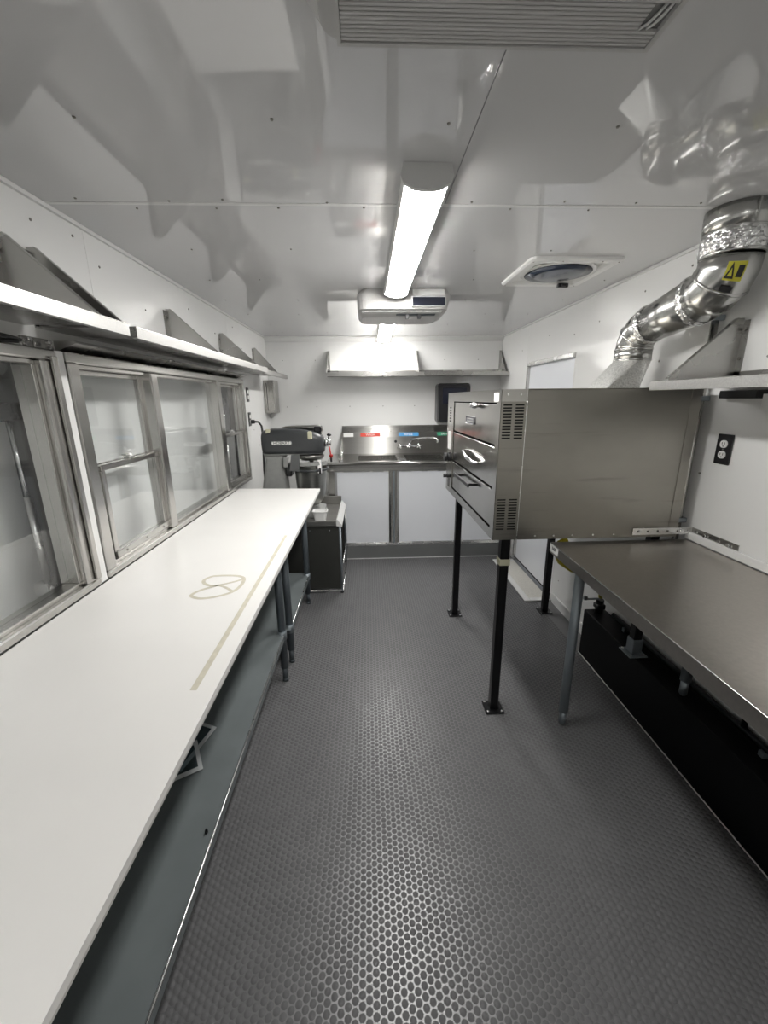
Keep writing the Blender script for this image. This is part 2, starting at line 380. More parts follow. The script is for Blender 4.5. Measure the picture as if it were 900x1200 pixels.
# latch plate beside the awning window, below the shelf
pl = thing('latch_plate', (XL+.044, 1.37, 1.66), 'riveted aluminium latch plate at corner of the awning window', 'plate')
MB().box(XL+.001, XL+.010, 1.318, 1.437, 1.657, 1.688, .002).box(XL+.010, XL+.014, 1.36, 1.40, 1.657, 1.685, .002).build('plate', 'aluminium', pl)
for y, z in ((1.33, 1.664), (1.345, 1.679), (1.375, 1.670), (1.425, 1.662), (1.425, 1.680)):
    MB().cyl((XL+.0145 if y == 1.375 else XL+.010, y, z), (XL+.018, y, z), .006, 10).build('screw', 'chrome', pl)
vl = thing('window_flashing', (XL, 2.4, 1.66), 'dark folded metal flashing above the wide serving window', 'flashing')
MB().prism([(XL+.001, 1.689), (XL+.070, 1.689), (XL+.070, 1.682), (XL+.012, 1.660), (XL+.001, 1.660)], 1, 1.46, 3.40).build('folded_strip', 'sheet_steel', vl)
se = MB(); 
for k in range(3): se.tube([(XL+.012+.010*(k % 2), y, 1.665+.006*k+.002*math.sin(y*40+k)) for y in np.linspace(.35, 1.30, 40)], .005, 6)
tag(se.build('rubber_seal', 'seal'), 'crumpled dark rubber seal above the awning window', 'seal')

# ------------------------------------------------------------------ left wall shelves
def wall_shelf(name, label, x0, x1, y0, y1, z, brs, bz, side=1, group=None):
    """side=+1: fixed to left wall at x0, front at x1"""
    s = thing(name, (x0, (y0+y1)/2, z), label, 'shelf', group)
    f = .0015; lip = .034; d = 1 if x1 > x0 else -1
    MB().box(x0, x1, y0, y1, z-f*2, z).box(x0, x0+d*f*2, y0, y1, z, z+.03).build('shelf_board', 'sheet_steel', s)
    MB().box(x1-d*.003, x1, y0, y1, z-lip, z-f*2).box(x1-d*.015, x1-d*.003, y0, y1, z-lip, z-lip+.003).build('front_lip', 'shelf_lip', s)
    for y in brs:
        e = .002 if y > y0+.02 else -.002
        b = MB().prism([(x0+d*.002, z+.001), (x0+d*.002, z+bz), (x0+d*.022, z+bz), (x1-d*.05, z+.008), (x1-d*.05, z+.001)], 1, y-.001, y+.001).build('bracket', 'sheet_steel', s)
        # folded flange along the slope and against the wall
        a = Vector((x0+d*.022, y, z+bz)); c = Vector((x1-d*.05, y, z+.008))
        MB().loft([[a, a+Vector((0, .018, 0)), a+Vector((0, .018, .002)), a+Vector((0, 0, .002))], [c, c+Vector((0, .018, 0)), c+Vector((0, .018, .002)), c+Vector((0, 0, .002))]], smooth=False).build('slope_flange', 'sheet_steel', b)
        MB().box(x0+d*.0005, x0+d*.003, y+.001, y+.032, z+.001, z+bz).box(x0+d*.0005, x0+d*.003, y-.028, y-.001, z+.001, z+bz-.008).build('wall_flange', 'sheet_steel', b)
        for zz in (z+bz*.35, z+bz*.82):
            for dy in (-.014, .016): MB().cyl((x0+d*.003, y+dy, zz), (x0+d*.007, y+dy, zz), .006, 8).build('bolt', 'rivet', b)
    return s
ZS = 1.722
wall_shelf('wall_shelf', 'steel wall shelf over the awning window', XL, -.70, .05, 1.355, ZS, (.20, 1.315), .222, 1, 'steel shelves on left wall')
wall_shelf('wall_shelf', 'long steel wall shelf over the wide serving window', XL, -.70, 1.395, 3.127, ZS-.001, (1.425, 2.30, 3.085), .222, 1, 'steel shelves on left wall')
wall_shelf('wall_shelf', 'short steel shelf above the mixer and wall outlets', XL, -.74, 3.19, 4.10, ZS, (3.93,), .222, 1, 'steel shelves on left wall')
# right wall shelf
wall_shelf('wall_shelf', 'steel wall shelf above the black wall outlet', XR, 1.08, -.35, 1.612, 1.5565, (1.585, .3), .215, -1)
us = thing('cable_tray', (XR, 1.3, 1.48), 'black cable channel under the right wall shelf', 'cable tray')
MB().box(XR-.03, XR-.001, 1.05, 1.60, 1.490, 1.5185, .002).build('channel', 'black_plastic', us)
MB().box(XR-.032, XR-.0305, 1.12, 1.44, 1.4935, 1.514).build('cover', 'black_paint', us)
box('label_card', 'sign_white', us, XR-.034, XR-.0325, 1.375, 1.41, 1.45, 1.505)
# back wall shelf
bs = thing('wall_shelf', (.5, YB, 1.70), 'long steel shelf across the end wall above the sink', 'shelf')
MB().box(-.39, XR-.004, 4.15, YB-.001, 1.745, 1.748).box(-.39, XR-.004, YB-.004, YB-.001, 1.748, 1.78).build('shelf_board', 'sheet_steel', bs)
MB().box(-.39, XR-.004, 4.15, 4.153, 1.712, 1.745).box(-.39, XR-.004, 4.153, 4.165, 1.712, 1.714).build('front_lip', 'sheet_steel', bs)
MB().box(-.39, XR-.004, 4.30, 4.36, 1.715, 1.745, .002).build('under_channel', 'sheet_steel', bs)
for x in (-.387, .505, 1.352):
    b = MB().prism([(YB-.002, 1.749), (YB-.002, 1.965), (YB-.02, 1.965), (4.19, 1.755), (4.19, 1.749)], 0, x-.001, x+.001).build('bracket', 'sheet_steel', bs)
    MB().box(x+.001, x+.02, YB-.004, YB-.002, 1.749, 1.965).build('wall_flange', 'sheet_steel', b)
    for z in (1.80, 1.86, 1.93): MB().cyl((x+.011, YB-.004, z), (x+.011, YB-.008, z), .005, 8).build('bolt', 'rivet', b)

# electrical box in the far left corner
eb = thing('electrical_box', (XL, 4.30, 1.38), 'narrow brushed metal electrical box in the far corner', 'electrical box')
MB().box(XL+.001, XL+.105, 4.215, 4.40, 1.375, 1.685, .004).build('body', 'stainless_z', eb)
MB().box(XL+.012, XL+.098, 4.209, 4.2145, 1.39, 1.672, .002).build('cover', 'stainless_z', eb)
MB().box(XL+.03, XL+.034, 4.2065, 4.209, 1.40, 1.66).build('cover_seam', 'dark_recess', eb)

# ------------------------------------------------------------------ lights
def fixture(label, y0, y1):
    x0, x1 = .103, .240; s = thing('ceiling_light', ((x0+x1)/2, (y0+y1)/2, ZC), label, 'light', 'led fixtures along the ceiling')
    cx = (x0+x1)/2
    pr = [(x0+.006, ZC-.0005), (x0, ZC-.030), (x0+.008, ZC-.042), (x1-.008, ZC-.042), (x1, ZC-.030), (x1-.006, ZC-.0005)]
    MB().prism(pr, 1, y0+.014, y1-.014).build('housing', 'housing', s)
    lens = [(x0+.011, ZC-.0425), (x0+.016, ZC-.050), (cx-.03, ZC-.057), (cx, ZC-.059), (cx+.03, ZC-.057), (x1-.016, ZC-.050), (x1-.011, ZC-.0425)]
    MB().prism(lens, 1, y0+.018, y1-.018, True).build('lens', 'led', s)
    ec = [(x0+.004, ZC-.0005), (x0-.003, ZC-.030), (x0+.004, ZC-.046), (cx-.035, ZC-.060), (cx, ZC-.063), (cx+.035, ZC-.060), (x1-.004, ZC-.046), (x1+.003, ZC-.030), (x1-.004, ZC-.0005)]
    for ya, yb in ((y0, y0+.014), (y1-.014, y1)): MB().prism(ec, 1, ya, yb).build('end_cap', 'housing', s)
fixture('long white led strip light between the two air conditioners', 1.285, 2.52)
fixture('white led strip light running to the end wall', 3.36, 4.375)
fixture('short white led strip added unseen near the rear wall as fill light', -1.60, -.75)  # added strip behind the camera, brightens the oven side and near table ends

# ------------------------------------------------------------------ air conditioners
def ac(label, y0, y1):
    s = thing('air_conditioner', (.22, y0+.2, ZC), label, 'air conditioner', 'ceiling air conditioners')
    def ring(x0, x1, ya, yb, z, r=.05): return [Vector((x, y, z)) for x, y in rounded(x0, x1, ya, yb, r)]
    MB().loft([ring(-.020, .468, y0+.006, y1, ZC-.0006), ring(-.046, .490, y0+.002, y1+.01, ZC-.030), ring(-.047, .486, y0, y1+.01, ZC-.060),
               ring(-.044, .474, y0+.012, y1, ZC-.105), ring(-.024, .428, y0+.125, y1-.04, ZC-.130)], smooth=False).build('shell', 'ac_plastic', s)
    return s
a2 = ac('white ceiling air conditioner with black display above the aisle end', 2.562, 2.975)
MB().box(.262, .458, 2.556, 2.572, ZC-.096, ZC-.043, .003).build('display_frame', 'ac_light', a2)
MB().box(.268, .452, 2.5545, 2.5558, ZC-.092, ZC-.048).build('display_panel', 'display', a2)
MB().box(.265, .450, 2.557, 2.570, ZC-.036, ZC-.006, .002).build('vent_panel', 'ac_light', a2)
slp = lambda yy: ZC-.105-.025*(yy-2.574)/.113
MB().prism([(2.600, slp(2.600)-.004), (2.628, slp(2.628)-.004), (2.628, slp(2.628)+.006), (2.600, slp(2.600)+.006)], 0, -.02, .44).build('lower_louver', 'ac_light', a2)
MB().prism([(2.640, slp(2.640)-.002), (2.662, slp(2.662)-.002), (2.662, slp(2.662)+.004), (2.640, slp(2.640)+.004)], 0, .18, .41).build('slider_track', 'galvanized_dark', a2)
for x in (.235, .305): MB().box(x, x+.020, 2.636, 2.660, ZC-.146, ZC-.117, .002).build('slider_knob', 'black_plastic', a2)
a1 = thing('air_conditioner', (.18, .35, ZC), 'grey ribbed intake grille of the ceiling air conditioner before the light', 'air conditioner', 'ceiling air conditioners')
zb = 1.955
def ring(x0, x1, ya, yb, z, r=.03): return [Vector((x, y, z)) for x, y in rounded(x0, x1, ya, yb, r)]
MB().loft([ring(-.09, .44, .05, .79, ZC-.0006), ring(-.085, .435, .05, .77, ZC-.05), ring(-.052, .392, .07, .694, zb+.006), ring(-.050, .390, .08, .690, zb)], smooth=False).build('shell', 'ac_plastic', a1)
MB().box(-.027, .382, .18, .6825, zb-.004, zb-.0005).build('grille_backing', 'grille_shade', a1)
MB().box(-.030, -.025, .18, .684, zb-.010, zb-.0005).box(.377, .384, .18, .684, zb-.010, zb-.0005).box(-.025, .377, .679, .684, zb-.010, zb-.0005).build('grille_frame', 'ac_plastic', a1)
lv = MB().box(-.0245, .3765, -.0023, .0023, zb-.009, zb-.0045, .0008).mesh('louver'); lv.materials.append(MATS['ac_plastic'])
lvs = MB().box(-.0245, .350, -.0023, .0023, zb-.009, zb-.0045, .0008).mesh('louver'); lvs.materials.append(MATS['ac_plastic'])
for k in range(70):
    y = .674-k*.0062
    link('louver', lvs if 4 <= k <= 9 else lv, None, a1, (0, y, 0))
MB().tube([(.352, .654, zb-.006), (.356, .640, zb-.010), (.362, .630, zb-.007), (.365, .616, zb-.006)], .0018, 6).tube([(.362, .652, zb-.006), (.364, .640, zb-.010), (.370, .630, zb-.007), (.372, .616, zb-.006)], .0018, 6).build('broken_clip', 'ac_light', a1)

# ------------------------------------------------------------------ roof vent
vn = thing('roof_vent', (.95, 2.25, ZC), 'square white roof vent with dark blue lid', 'vent')
vx0, vx1, vy0, vy1 = .735, 1.165, 2.02, 2.475
MB().loft([[Vector((x, y, ZC-.0006)) for x, y in rounded(vx0, vx1, vy0, vy1, .03)], [Vector((x, y, ZC-.010)) for x, y in rounded(vx0+.002, vx1-.002, vy0+.002, vy1-.002, .03)],
           [Vector((x, y, ZC-.016)) for x, y in rounded(vx0+.012, vx1-.012, vy0+.012, vy1-.012, .025)], [Vector((x, y, ZC-.016)) for x, y in rounded(vx0+.045, vx1-.045, vy0+.045, vy1-.045, .02)],
           [Vector((x, y, ZC-.0012)) for x, y in rounded(vx0+.055, vx1-.055, vy0+.055, vy1-.055, .02)]], True, True, False).build('frame', 'white_trim', vn)
vc = ((vx0+vx1)/2, (vy0+vy1)/2-.005)
MB().lathe([(.172, 0), (.178, -.006), (.170, -.012), (.160, -.010)], (vc[0], vc[1], ZC-.0015), 40).build('lid_ring', 'white_trim', vn)
MB().lathe([(.158, -.0115), (.10, -.020), (.02, -.023)], (vc[0], vc[1], ZC-.0015), 40).build('lid', 'vent_lid', vn)
MB().box(1.03, 1.085, 2.405, 2.43, ZC-.034, ZC-.014, .003).box(1.045, 1.07, 2.395, 2.405, ZC-.030, ZC-.018, .002).build('latch', 'black_plastic', vn)
for x, y in ((vx0+.02, vy0+.03), (vx1-.02, vy0+.03), (vx0+.02, vy1-.03), (vx1-.03, vy1-.02), (vx0+.15, vy0+.018), (vx1-.1, vy0+.018)):
    link('screw', rv, None, vn, (x, y, ZC-.015))

# ------------------------------------------------------------------ left worktop + tables
TZ = .872
bd = thing('worktop_board', (-.68, 1.4, TZ-.018), 'long white laminate worktop board under the windows', 'worktop')
MB().m('laminate').prism([(XL+.046, -.55), (-.352, -.55), (-.357, 2.985), (XL+.046, 3.03)], 2, TZ-.014, TZ).build('board', None, bd)
MB().prism([(XL+.046, -.55), (-.3525, -.55), (-.3575, 2.984), (XL+.046, 3.029)], 2, TZ-.020, TZ-.0141).build('core_layer', 'laminate_edge', bd)
MB().prism([(-.409, 1.906), (-.396, 1.905), (-.396, .808), (-.411, .809)], 2, TZ+.0001, TZ+.0006).build('tape_strip', 'tape', bd)['label'] = 'tan tape line'
def ribbon(pts, wd, closed=False):
    # resample smooth polyline
    P = [Vector((*p, 0)) for p in pts]; n = len(P); out = []
    def cr(a, b, c, d, t): return .5*((2*b)+(c-a)*t+(2*a-5*b+4*c-d)*t*t+(-a+3*b-3*c+d)*t**3)
    rng = range(n if closed else n-1)
    for i in rng:
        a, b, c, d = (P[(i-1) % n], P[i], P[(i+1) % n], P[(i+2) % n]) if closed else (P[max(i-1, 0)], P[i], P[i+1], P[min(i+2, n-1)])
        for k in range(5): out.append(cr(a, b, c, d, k/5))
    if not closed: out.append(P[-1])
    rings = []
    for i, p in enumerate(out):
        q0 = out[(i-1) % len(out)] if closed else out[max(i-1, 0)]; q1 = out[(i+1) % len(out)] if closed else out[min(i+1, len(out)-1)]
        t = (q1-q0).normalized(); nn = Vector((-t.y, t.x, 0))*wd/2
        rings.append([p+nn+Vector((0, 0, TZ+.0001)), p-nn+Vector((0, 0, TZ+.0001)), p-nn+Vector((0, 0, TZ+.0006)), p+nn+Vector((0, 0, TZ+.0006))])
    if closed: rings.append(rings[0])
    return rings
pz = MB()
pz.loft(ribbon([(-.576, 1.443), (-.527, 1.444), (-.486, 1.436), (-.463, 1.415), (-.456, 1.374), (-.459, 1.337), (-.473, 1.303), (-.5, 1.28), (-.534, 1.265), (-.567, 1.263), (-.597, 1.280), (-.599, 1.3), (-.582, 1.327), (-.554, 1.349), (-.540, 1.360), (-.565, 1.360), (-.592, 1.380), (-.603, 1.405), (-.596, 1.428)], .0125, True), False, False, False)
pz.loft(ribbon([(-.545, 1.358), (-.511, 1.374), (-.48, 1.394), (-.466, 1.408)], .010), smooth=False)
pz.loft(ribbon([(-.545, 1.362), (-.520, 1.352), (-.495, 1.333), (-.474, 1.312)], .010), smooth=False)
pz.build('pretzel_outline', 'tape', bd)['label'] = 'tan pretzel shaped outline'

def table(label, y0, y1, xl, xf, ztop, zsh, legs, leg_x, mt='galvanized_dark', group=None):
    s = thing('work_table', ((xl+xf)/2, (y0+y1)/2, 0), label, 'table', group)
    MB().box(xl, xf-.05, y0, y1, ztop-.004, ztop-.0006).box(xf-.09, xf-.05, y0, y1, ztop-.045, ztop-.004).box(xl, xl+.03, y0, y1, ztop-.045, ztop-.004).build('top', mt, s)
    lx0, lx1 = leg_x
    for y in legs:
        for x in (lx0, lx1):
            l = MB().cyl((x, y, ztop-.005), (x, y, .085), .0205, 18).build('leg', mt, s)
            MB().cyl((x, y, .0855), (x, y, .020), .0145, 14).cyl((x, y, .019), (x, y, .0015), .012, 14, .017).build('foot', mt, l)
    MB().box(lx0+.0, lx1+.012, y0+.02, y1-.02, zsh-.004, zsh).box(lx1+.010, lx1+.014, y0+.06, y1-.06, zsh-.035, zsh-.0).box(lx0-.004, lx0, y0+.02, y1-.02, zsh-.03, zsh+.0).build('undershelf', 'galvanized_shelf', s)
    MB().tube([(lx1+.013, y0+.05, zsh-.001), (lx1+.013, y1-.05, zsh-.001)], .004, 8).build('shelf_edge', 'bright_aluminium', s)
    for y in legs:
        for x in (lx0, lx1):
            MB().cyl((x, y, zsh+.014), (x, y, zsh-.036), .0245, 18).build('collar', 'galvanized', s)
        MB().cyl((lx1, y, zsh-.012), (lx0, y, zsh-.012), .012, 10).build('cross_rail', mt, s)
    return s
table('long galvanised work table with undershelf below the white board', -.5, 2.055, XL+.06, -.36, TZ-.020, .295, (-.40, 1.99), (-.93, -.480), group='galvanised tables under the white board')
table('short galvanised work table with undershelf beside the equipment stand', 2.095, 2.95, XL+.06, -.36, TZ-.020, .235, (2.16, 2.885), (-.93, -.475), group='galvanised tables under the white board')
sb = MB().cyl((-.488, .93, .2956), (-.488, .93, .302), .005, 8).cyl((-.488, .93, .302), (-.488, .93, .308), .003, 8).build('loose_screw', 'black_paint')
tag(sb, 'tiny dark screw on the long undershelf', 'screw')
# acrylic holders on the undershelf
def holder(label, c, w_, h_, ang, tilt, fr='acrylic'):
    s = thing('sign_holder', c, label, 'sign holder', 'clear holders on the undershelf')
    M_ = Matrix.Translation(c) @ Matrix.Rotation(R(ang), 4, 'Z') @ Matrix.Rotation(R(tilt), 4, 'X')
    t_ = .013
    MB().box(-w_/2, w_/2, -.0015, .0015, 0, t_, 0, 1, False, M_).box(-w_/2, w_/2, -.0015, .0015, h_-t_, h_, 0, 1, False, M_)\
        .box(-w_/2, -w_/2+t_, -.0015, .0015, t_, h_-t_, 0, 1, False, M_).box(w_/2-t_, w_/2, -.0015, .0015, t_, h_-t_, 0, 1, False, M_).build('rim', 'holder_rim', s)
    MB().box(-w_/2+t_, w_/2-t_, -.0008, .0008, t_, h_-t_, 0, 1, False, M_).build('clear_sheet', 'acrylic', s)
    return s
holder('clear plastic sign holder lying against the other holder on the undershelf', (-.622, 1.232, .300), .20, .13, 75, -80)
holder('tilted clear plastic sign holder on the undershelf with folded foot', (-.630, 1.115, .300), .12, .10, 30, -62)

# ------------------------------------------------------------------ right steel table
rt = thing('work_table', (1.07, .6, 0), 'stainless steel work table against the right wall', 'table')
RZ = .903
MB().prism([(.772, 1.645), (XR-.0125, 1.645), (XR-.0125, -.55), (.742, -.55)], 2, RZ-.004, RZ).build('top', 'table_steel', rt)
MB().prism([(.772, 1.645), (.776, 1.645), (.746, -.55), (.742, -.55)], 2, RZ-.044, RZ-.004).prism([(.776, 1.645), (.80, 1.645), (.77, -.55), (.746, -.55)], 2, RZ-.044, RZ-.041).build('front_lip', 'table_steel', rt)
MB().tube([(.772, 1.645, RZ-.001), (.742, -.55, RZ-.001)], .0018, 8).build('rolled_edge', 'bright_aluminium', rt)
MB().box(.80, XR-.0125, 1.641, 1.645, RZ-.044, RZ-.004).build('end_lip', 'table_steel', rt)
box('sticker', 'sign_white', rt, .7705, .7715, 1.565, 1.643, RZ-.036, RZ-.004)
Mt = Matrix.Translation((.7701, 1.603, RZ-.018)) @ Matrix.Rotation(R(-90), 4, 'Z') @ Matrix.Rotation(R(90), 4, 'X')
text('sticker_print', 'NSF', .020, Mt, 'ink', rt)
for (x, y, z0) in ((.895, 1.600, 0), (.895, -.45, 0), (XR-.085, 1.42, .29), (XR-.085, -.45, .29)):
    l = MB().cyl((x, y, RZ-.0045), (x, y, z0+.075), .0205, 18).build('leg', 'galvanized', rt)
    MB().cyl((x, y, z0+.0755), (x, y, z0+.014), .0155, 14).sphere((x, y, z0+.016), .0145, 12).build('foot', 'galvanized', l)
MB().box(.875, 1.32, 1.35, 1.39, RZ-.03, RZ-.0045).build('cross_channel', 'galvanized', rt)

# wheel well
ww = struct(box('wheel_well', 'black_panel', None, 1.26, XR-.0005, -.55, 2.165, .001, .29, .003), 'long black wheel well box under the steel table')
MB().tube([(1.2585, y, .002+.0012*math.sin(y*60)) for y in np.linspace(-.4, 2.165, 160)], .0028, 6).build('caulk_bead', 'white_trim', ww)
MB().box(1.268, XR-.01, 2.1655, 2.168, .0, .28).build('end_skin', 'black_panel', ww)

# ------------------------------------------------------------------ oven
ov = thing('deck_oven', (.9, 2.18, 0), 'stainless steel deck oven with three stacked drawers on black legs', 'oven')
OX0, OX1, OY0, OY1, OZ0, OZ1 = .518, 1.312, 1.640, 2.715, .918, 1.532
MB().box(.623, OX1, OY0+.001, OY1, OZ0, OZ1-.0015, .002).build('body', 'oven_steel', ov)
MB().box(.623, OX1+.003, OY0-.001, OY1, OZ1-.0014, OZ1+.001).build('top_sheet', 'oven_steel', ov)
# slotted front corner panel, real openings over a dark cavity
def slotted(y):
    b = MB(); x0, x1 = OX0+.001, .6205
    cols = ((.5295, .5645), (.5775, .6125)); rows = []
    for zt, zb_ in ((1.476, 1.336), (1.096, .958)):
        p = (zt-zb_)/12
        rows += [(zt-k*p-p*.52, zt-k*p) for k in range(12)]
    zs = OZ1-.002
    xs = (x0, .5295, .5645, .5775, .6125, x1)
    for a, c in ((x0, .5295), (.5645, .5775), (.6125, x1)): b.box(a, c, y, y+.002, OZ0+.001, zs)
    rows.sort(); z = OZ0+.001
    for lo, hi in rows:
        for a, c in cols: b.box(a, c, y, y+.002, z, lo)
        z = hi
    for a, c in cols: b.box(a, c, y, y+.002, z, zs)
    return b
slotted(OY0+.001).build('vent_panel', 'oven_steel', ov)
MB().box(OX0+.001, .6205, OY0+.014, OY0+.016, OZ0+.002, OZ1-.003).build('vent_cavity', 'dark_recess', ov)
MB().box(.6206, .6226, OY0+.002, OY0+.010, OZ0+.002, OZ1-.003).build('panel_seam', 'bright_aluminium', ov)
MB().tube([(.6217, OY0-.0002+.0004*math.sin(z*90), z) for z in np.linspace(OZ0+.01, OZ1-.045, 60)], .0022, 6).build('weld_bead', 'bright_aluminium', ov)
# front frame: head, posts, sill
MB().box(OX0, .620, OY0+.017, OY1, OZ1-.050, OZ1).box(OX0, OX0+.003, OY0+.001, OY0+.017, OZ1-.050, OZ1).box(OX0+.003, .620, OY0, OY0+.001, OZ1-.046, OZ1).build('front_header', 'oven_front', ov)
MB().box(OX0, OX0+.055, OY0+.017, 1.690, OZ0, OZ1-.050).box(OX0, OX0+.003, OY0+.001, OY0+.017, OZ0, OZ1-.050).build('front_post', 'oven_front', ov)
MB().box(OX0, .60, 2.535, OY1, OZ0, OZ1-.050).build('control_panel', 'oven_front', ov)
MB().box(OX0, OX0+.055, 1.690, 2.535, OZ0, .958).build('front_sill', 'oven_front', ov)
MB().box(OX0+.060, .622, 1.690, 2.535, .958, OZ1-.050).build('front_cavity', 'dark_recess', ov)
doors = ((1.312, 1.476, 2.525), (1.134, 1.302, 2.528), (.964, 1.124, 2.530))
for k, (z0, z1, ye) in enumerate(doors):
    d = MB().box(OX0+.004, OX0+.030, 1.696, ye-.004, z0, z1, .003).build('oven_door', 'oven_front', ov)
    MB().box(OX0+.003, OX0+.006, 1.700, ye-.008, z1-.0035, z1-.0005).build('door_edge', 'bright_aluminium', d)
    if k == 0:
        MB().sphere((OX0-.018, 1.99, z1-.010), .019, 14, (1, 2.0, .75)).cyl((OX0-.018, 1.99, z1-.010), (OX0+.005, 1.99, z1-.010), .009, 10).build('handle', 'chrome', d)
        MB().box(OX0+.001, OX0+.005, 2.045, 2.205, 1.375, 1.412, .008, 2).build('badge', 'oven_badge', d)
        MB().box(OX0-.0002, OX0+.0012, 2.060, 2.190, 1.398, 1.402).box(OX0-.0002, OX0+.0012, 2.060, 2.190, 1.385, 1.389).build('badge_print', 'chrome', d)
    elif k == 1:
        MB().tube([(OX0+.005, 2.20, 1.235), (OX0-.020, 2.18, 1.232), (OX0-.028, 2.06, 1.216), (OX0-.022, 1.945, 1.205), (OX0+.005, 1.930, 1.204)], [.005, .006, .009, .009, .006], 10).build('handle', 'chrome', d)
        MB().box(OX0+.002, OX0+.006, 1.92, 2.26, 1.225, 1.250, .001).build('handle_plate', 'oven_front', d)
    else:
        MB().box(OX0-.030, OX0-.022, 1.99, 2.33, 1.072, 1.090, .002).box(OX0-.022, OX0+.005, 2.02, 2.034, 1.075, 1.087).box(OX0-.022, OX0+.005, 2.29, 2.304, 1.075, 1.087).build('handle', 'black_paint', d)
# control knobs
for z, r_ in ((1.14, .026), (1.02, .012)):
    MB().cyl((OX0, 2.625, z), (OX0-.012, 2.625, z), r_*1.15, 18).cyl((OX0-.012, 2.625, z), (OX0-.035, 2.625, z), r_, 18).build('knob', 'black_plastic', ov)
MB().box(OX0-.006, OX0, 2.60, 2.66, 1.19, 1.30, .002).build('rating_plate', 'sign_white', ov)
for k in range(6): MB().box(OX0-.001, OX0+.001, 2.61, 2.65, 1.36+k*.016, 1.368+k*.016).build('vent_slot', 'dark_recess', ov)
for k in range(6): MB().box(OX0-.001, OX0+.001, 2.60, 2.66, .95+k*.012, .956+k*.012).build('vent_slot', 'dark_recess', ov)
MB().box(OX0-.0008, OX0, 1.665, 1.73, OZ1-.046, OZ1-.012).build('paper_sticker', 'sign_white', ov)
for x in (.70, .78, .86, .95, 1.04, 1.13, 1.22): MB().cyl((x, OY0+.001, OZ0+.016), (x, OY0-.0015, OZ0+.016), .004, 8).build('screw', 'bright_aluminium', ov)
for x in (.545, .595): MB().cyl((x, OY0, OZ1-.02), (x, OY0-.002, OZ1-.02), .004, 8).build('screw', 'bright_aluminium', ov)
MB().box(1.276, OX1+.002, OY0-.0015, OY0+.0008, OZ0+.001, OZ1-.002).build('rear_guard', 'oven_steel', ov)
MB().box(OX1+.0025, OX1+.014, OY0+.012, OY0+.03, OZ0, OZ1-.03).build('rear_flange', 'oven_steel', ov)
for (x, y, z0) in ((.600, 1.722, 0), (.600, 2.665, 0), (1.255, 2.665, 0), (1.275, 1.722, .29)):
    l = MB().box(x-.020, x+.020, y-.020, y+.020, z0+.009, OZ0-.0005, .003).build('leg', 'black_paint', ov)
    g = 'black_paint' if z0 == 0 else 'galvanized'
    MB().box(x-.046, x+.046, y-.046, y+.046, z0+.0015, z0+.0085, .003).build('foot_plate', g, l)
    for dx in (-.034, .034):
        for dy in (-.034, .034): MB().cyl((x+dx, y+dy, z0+.0085), (x+dx, y+dy, z0+.012), .006, 8).build('bolt', 'bright_aluminium', l)
    if z0: MB().box(x-.025, x+.025, y-.025, y+.025, z0+.009, z0+.085, .003).build('sleeve', 'galvanized', l)
MB().box(.576, .624, 1.698, 1.746, .775, .805, .002).build('tape_wrap', 'masking_tape', ov)

# ------------------------------------------------------------------ exhaust duct
du = thing('exhaust_duct', (1.225, 2.0, OZ1), 'shiny round metal exhaust duct from oven top to ceiling', 'duct')
zt = OZ1+.0015; cz = 1.660; cx, cy = 1.228, 1.985; r0 = .076
corners = [Vector((1.222, 2.075, zt)), Vector((1.072, 2.075, zt)), Vector((1.072, 1.895, zt)), Vector((1.222, 1.895, zt))]
tb = MB(); cv = [tb.bm.verts.new(c) for c in corners]; rv_ = [tb.bm.verts.new((cx+r0*math.cos(2*math.pi*j/32), cy+r0*math.sin(2*math.pi*j/32), cz)) for j in range(32)]
tfs = []
for q in range(4):   # a fan at each corner of the square base, a flat triangle on each side
    for j in range(8): tfs.append(tb.bm.faces.new((cv[q], rv_[q*8+j], rv_[(q*8+j+1) % 32])))
    tfs.append(tb.bm.faces.new((cv[q], rv_[(q*8+8) % 32], cv[(q+1) % 4])))
tfs.append(tb.bm.faces.new(rv_)); tfs.append(tb.bm.faces.new(list(reversed(cv))))
tb.build('transition', 'speckled_sheet', du)
def arc(a, b, c, n=6):  # quadratic bezier
    a, b, c = map(Vector, (a, b, c)); return [a*(1-t)**2+b*2*t*(1-t)+c*t*t for t in (i/n for i in range(n+1))]
ux, uy, ru = 1.252, 1.545, .091
lo = [(cx, cy, cz), (cx, cy, cz+.045)]
e1 = arc((cx, cy, cz+.045), (cx, cy, 1.778), (cx+.003, cy-.085, 1.800), 4)
e2 = arc((ux-.003, uy+.10, 1.850), (ux, uy, 1.870), (ux, uy, 1.960), 4)
MB().tube([(cx, cy, cz-.002), (cx, cy, cz+.05)], r0+.001, 32).build('collar', 'duct_steel', du)
MB().tube([Vector(p) for p in e1], r0, 32).build('lower_elbow', 'duct_steel', du)
MB().tube([e1[-1], Vector(e2[0])], [r0-.001, ru-.002], 32).build('straight_pipe', 'duct_steel', du)
MB().tube([Vector(p) for p in e2], ru, 32).build('upper_elbow', 'duct_steel', du)
MB().tube([(ux, uy, 1.955), (ux, uy, ZC-.0008)], ru+.003, 32).build('riser', 'duct_steel', du)
def bead(p, t, r_, nm='bead', w_=.004):
    p = Vector(p); t = Vector(t).normalized()
    MB().tube([p-t*w_*1.5, p-t*w_*.6, p+t*w_*.6, p+t*w_*1.5], [r_, r_+w_*.8, r_+w_*.8, r_], 32).build(nm, 'duct_steel', du)
bead((cx, cy, cz+.002), (0, 0, 1), r0); bead((cx, cy, cz+.047), (0, 0, 1), r0)
bead(e1[2], e1[3]-e1[1], r0); bead(e2[2], e2[3]-e2[1], ru); bead(e2[4], (0, 0, 1), ru)
rnd = random.Random(3)
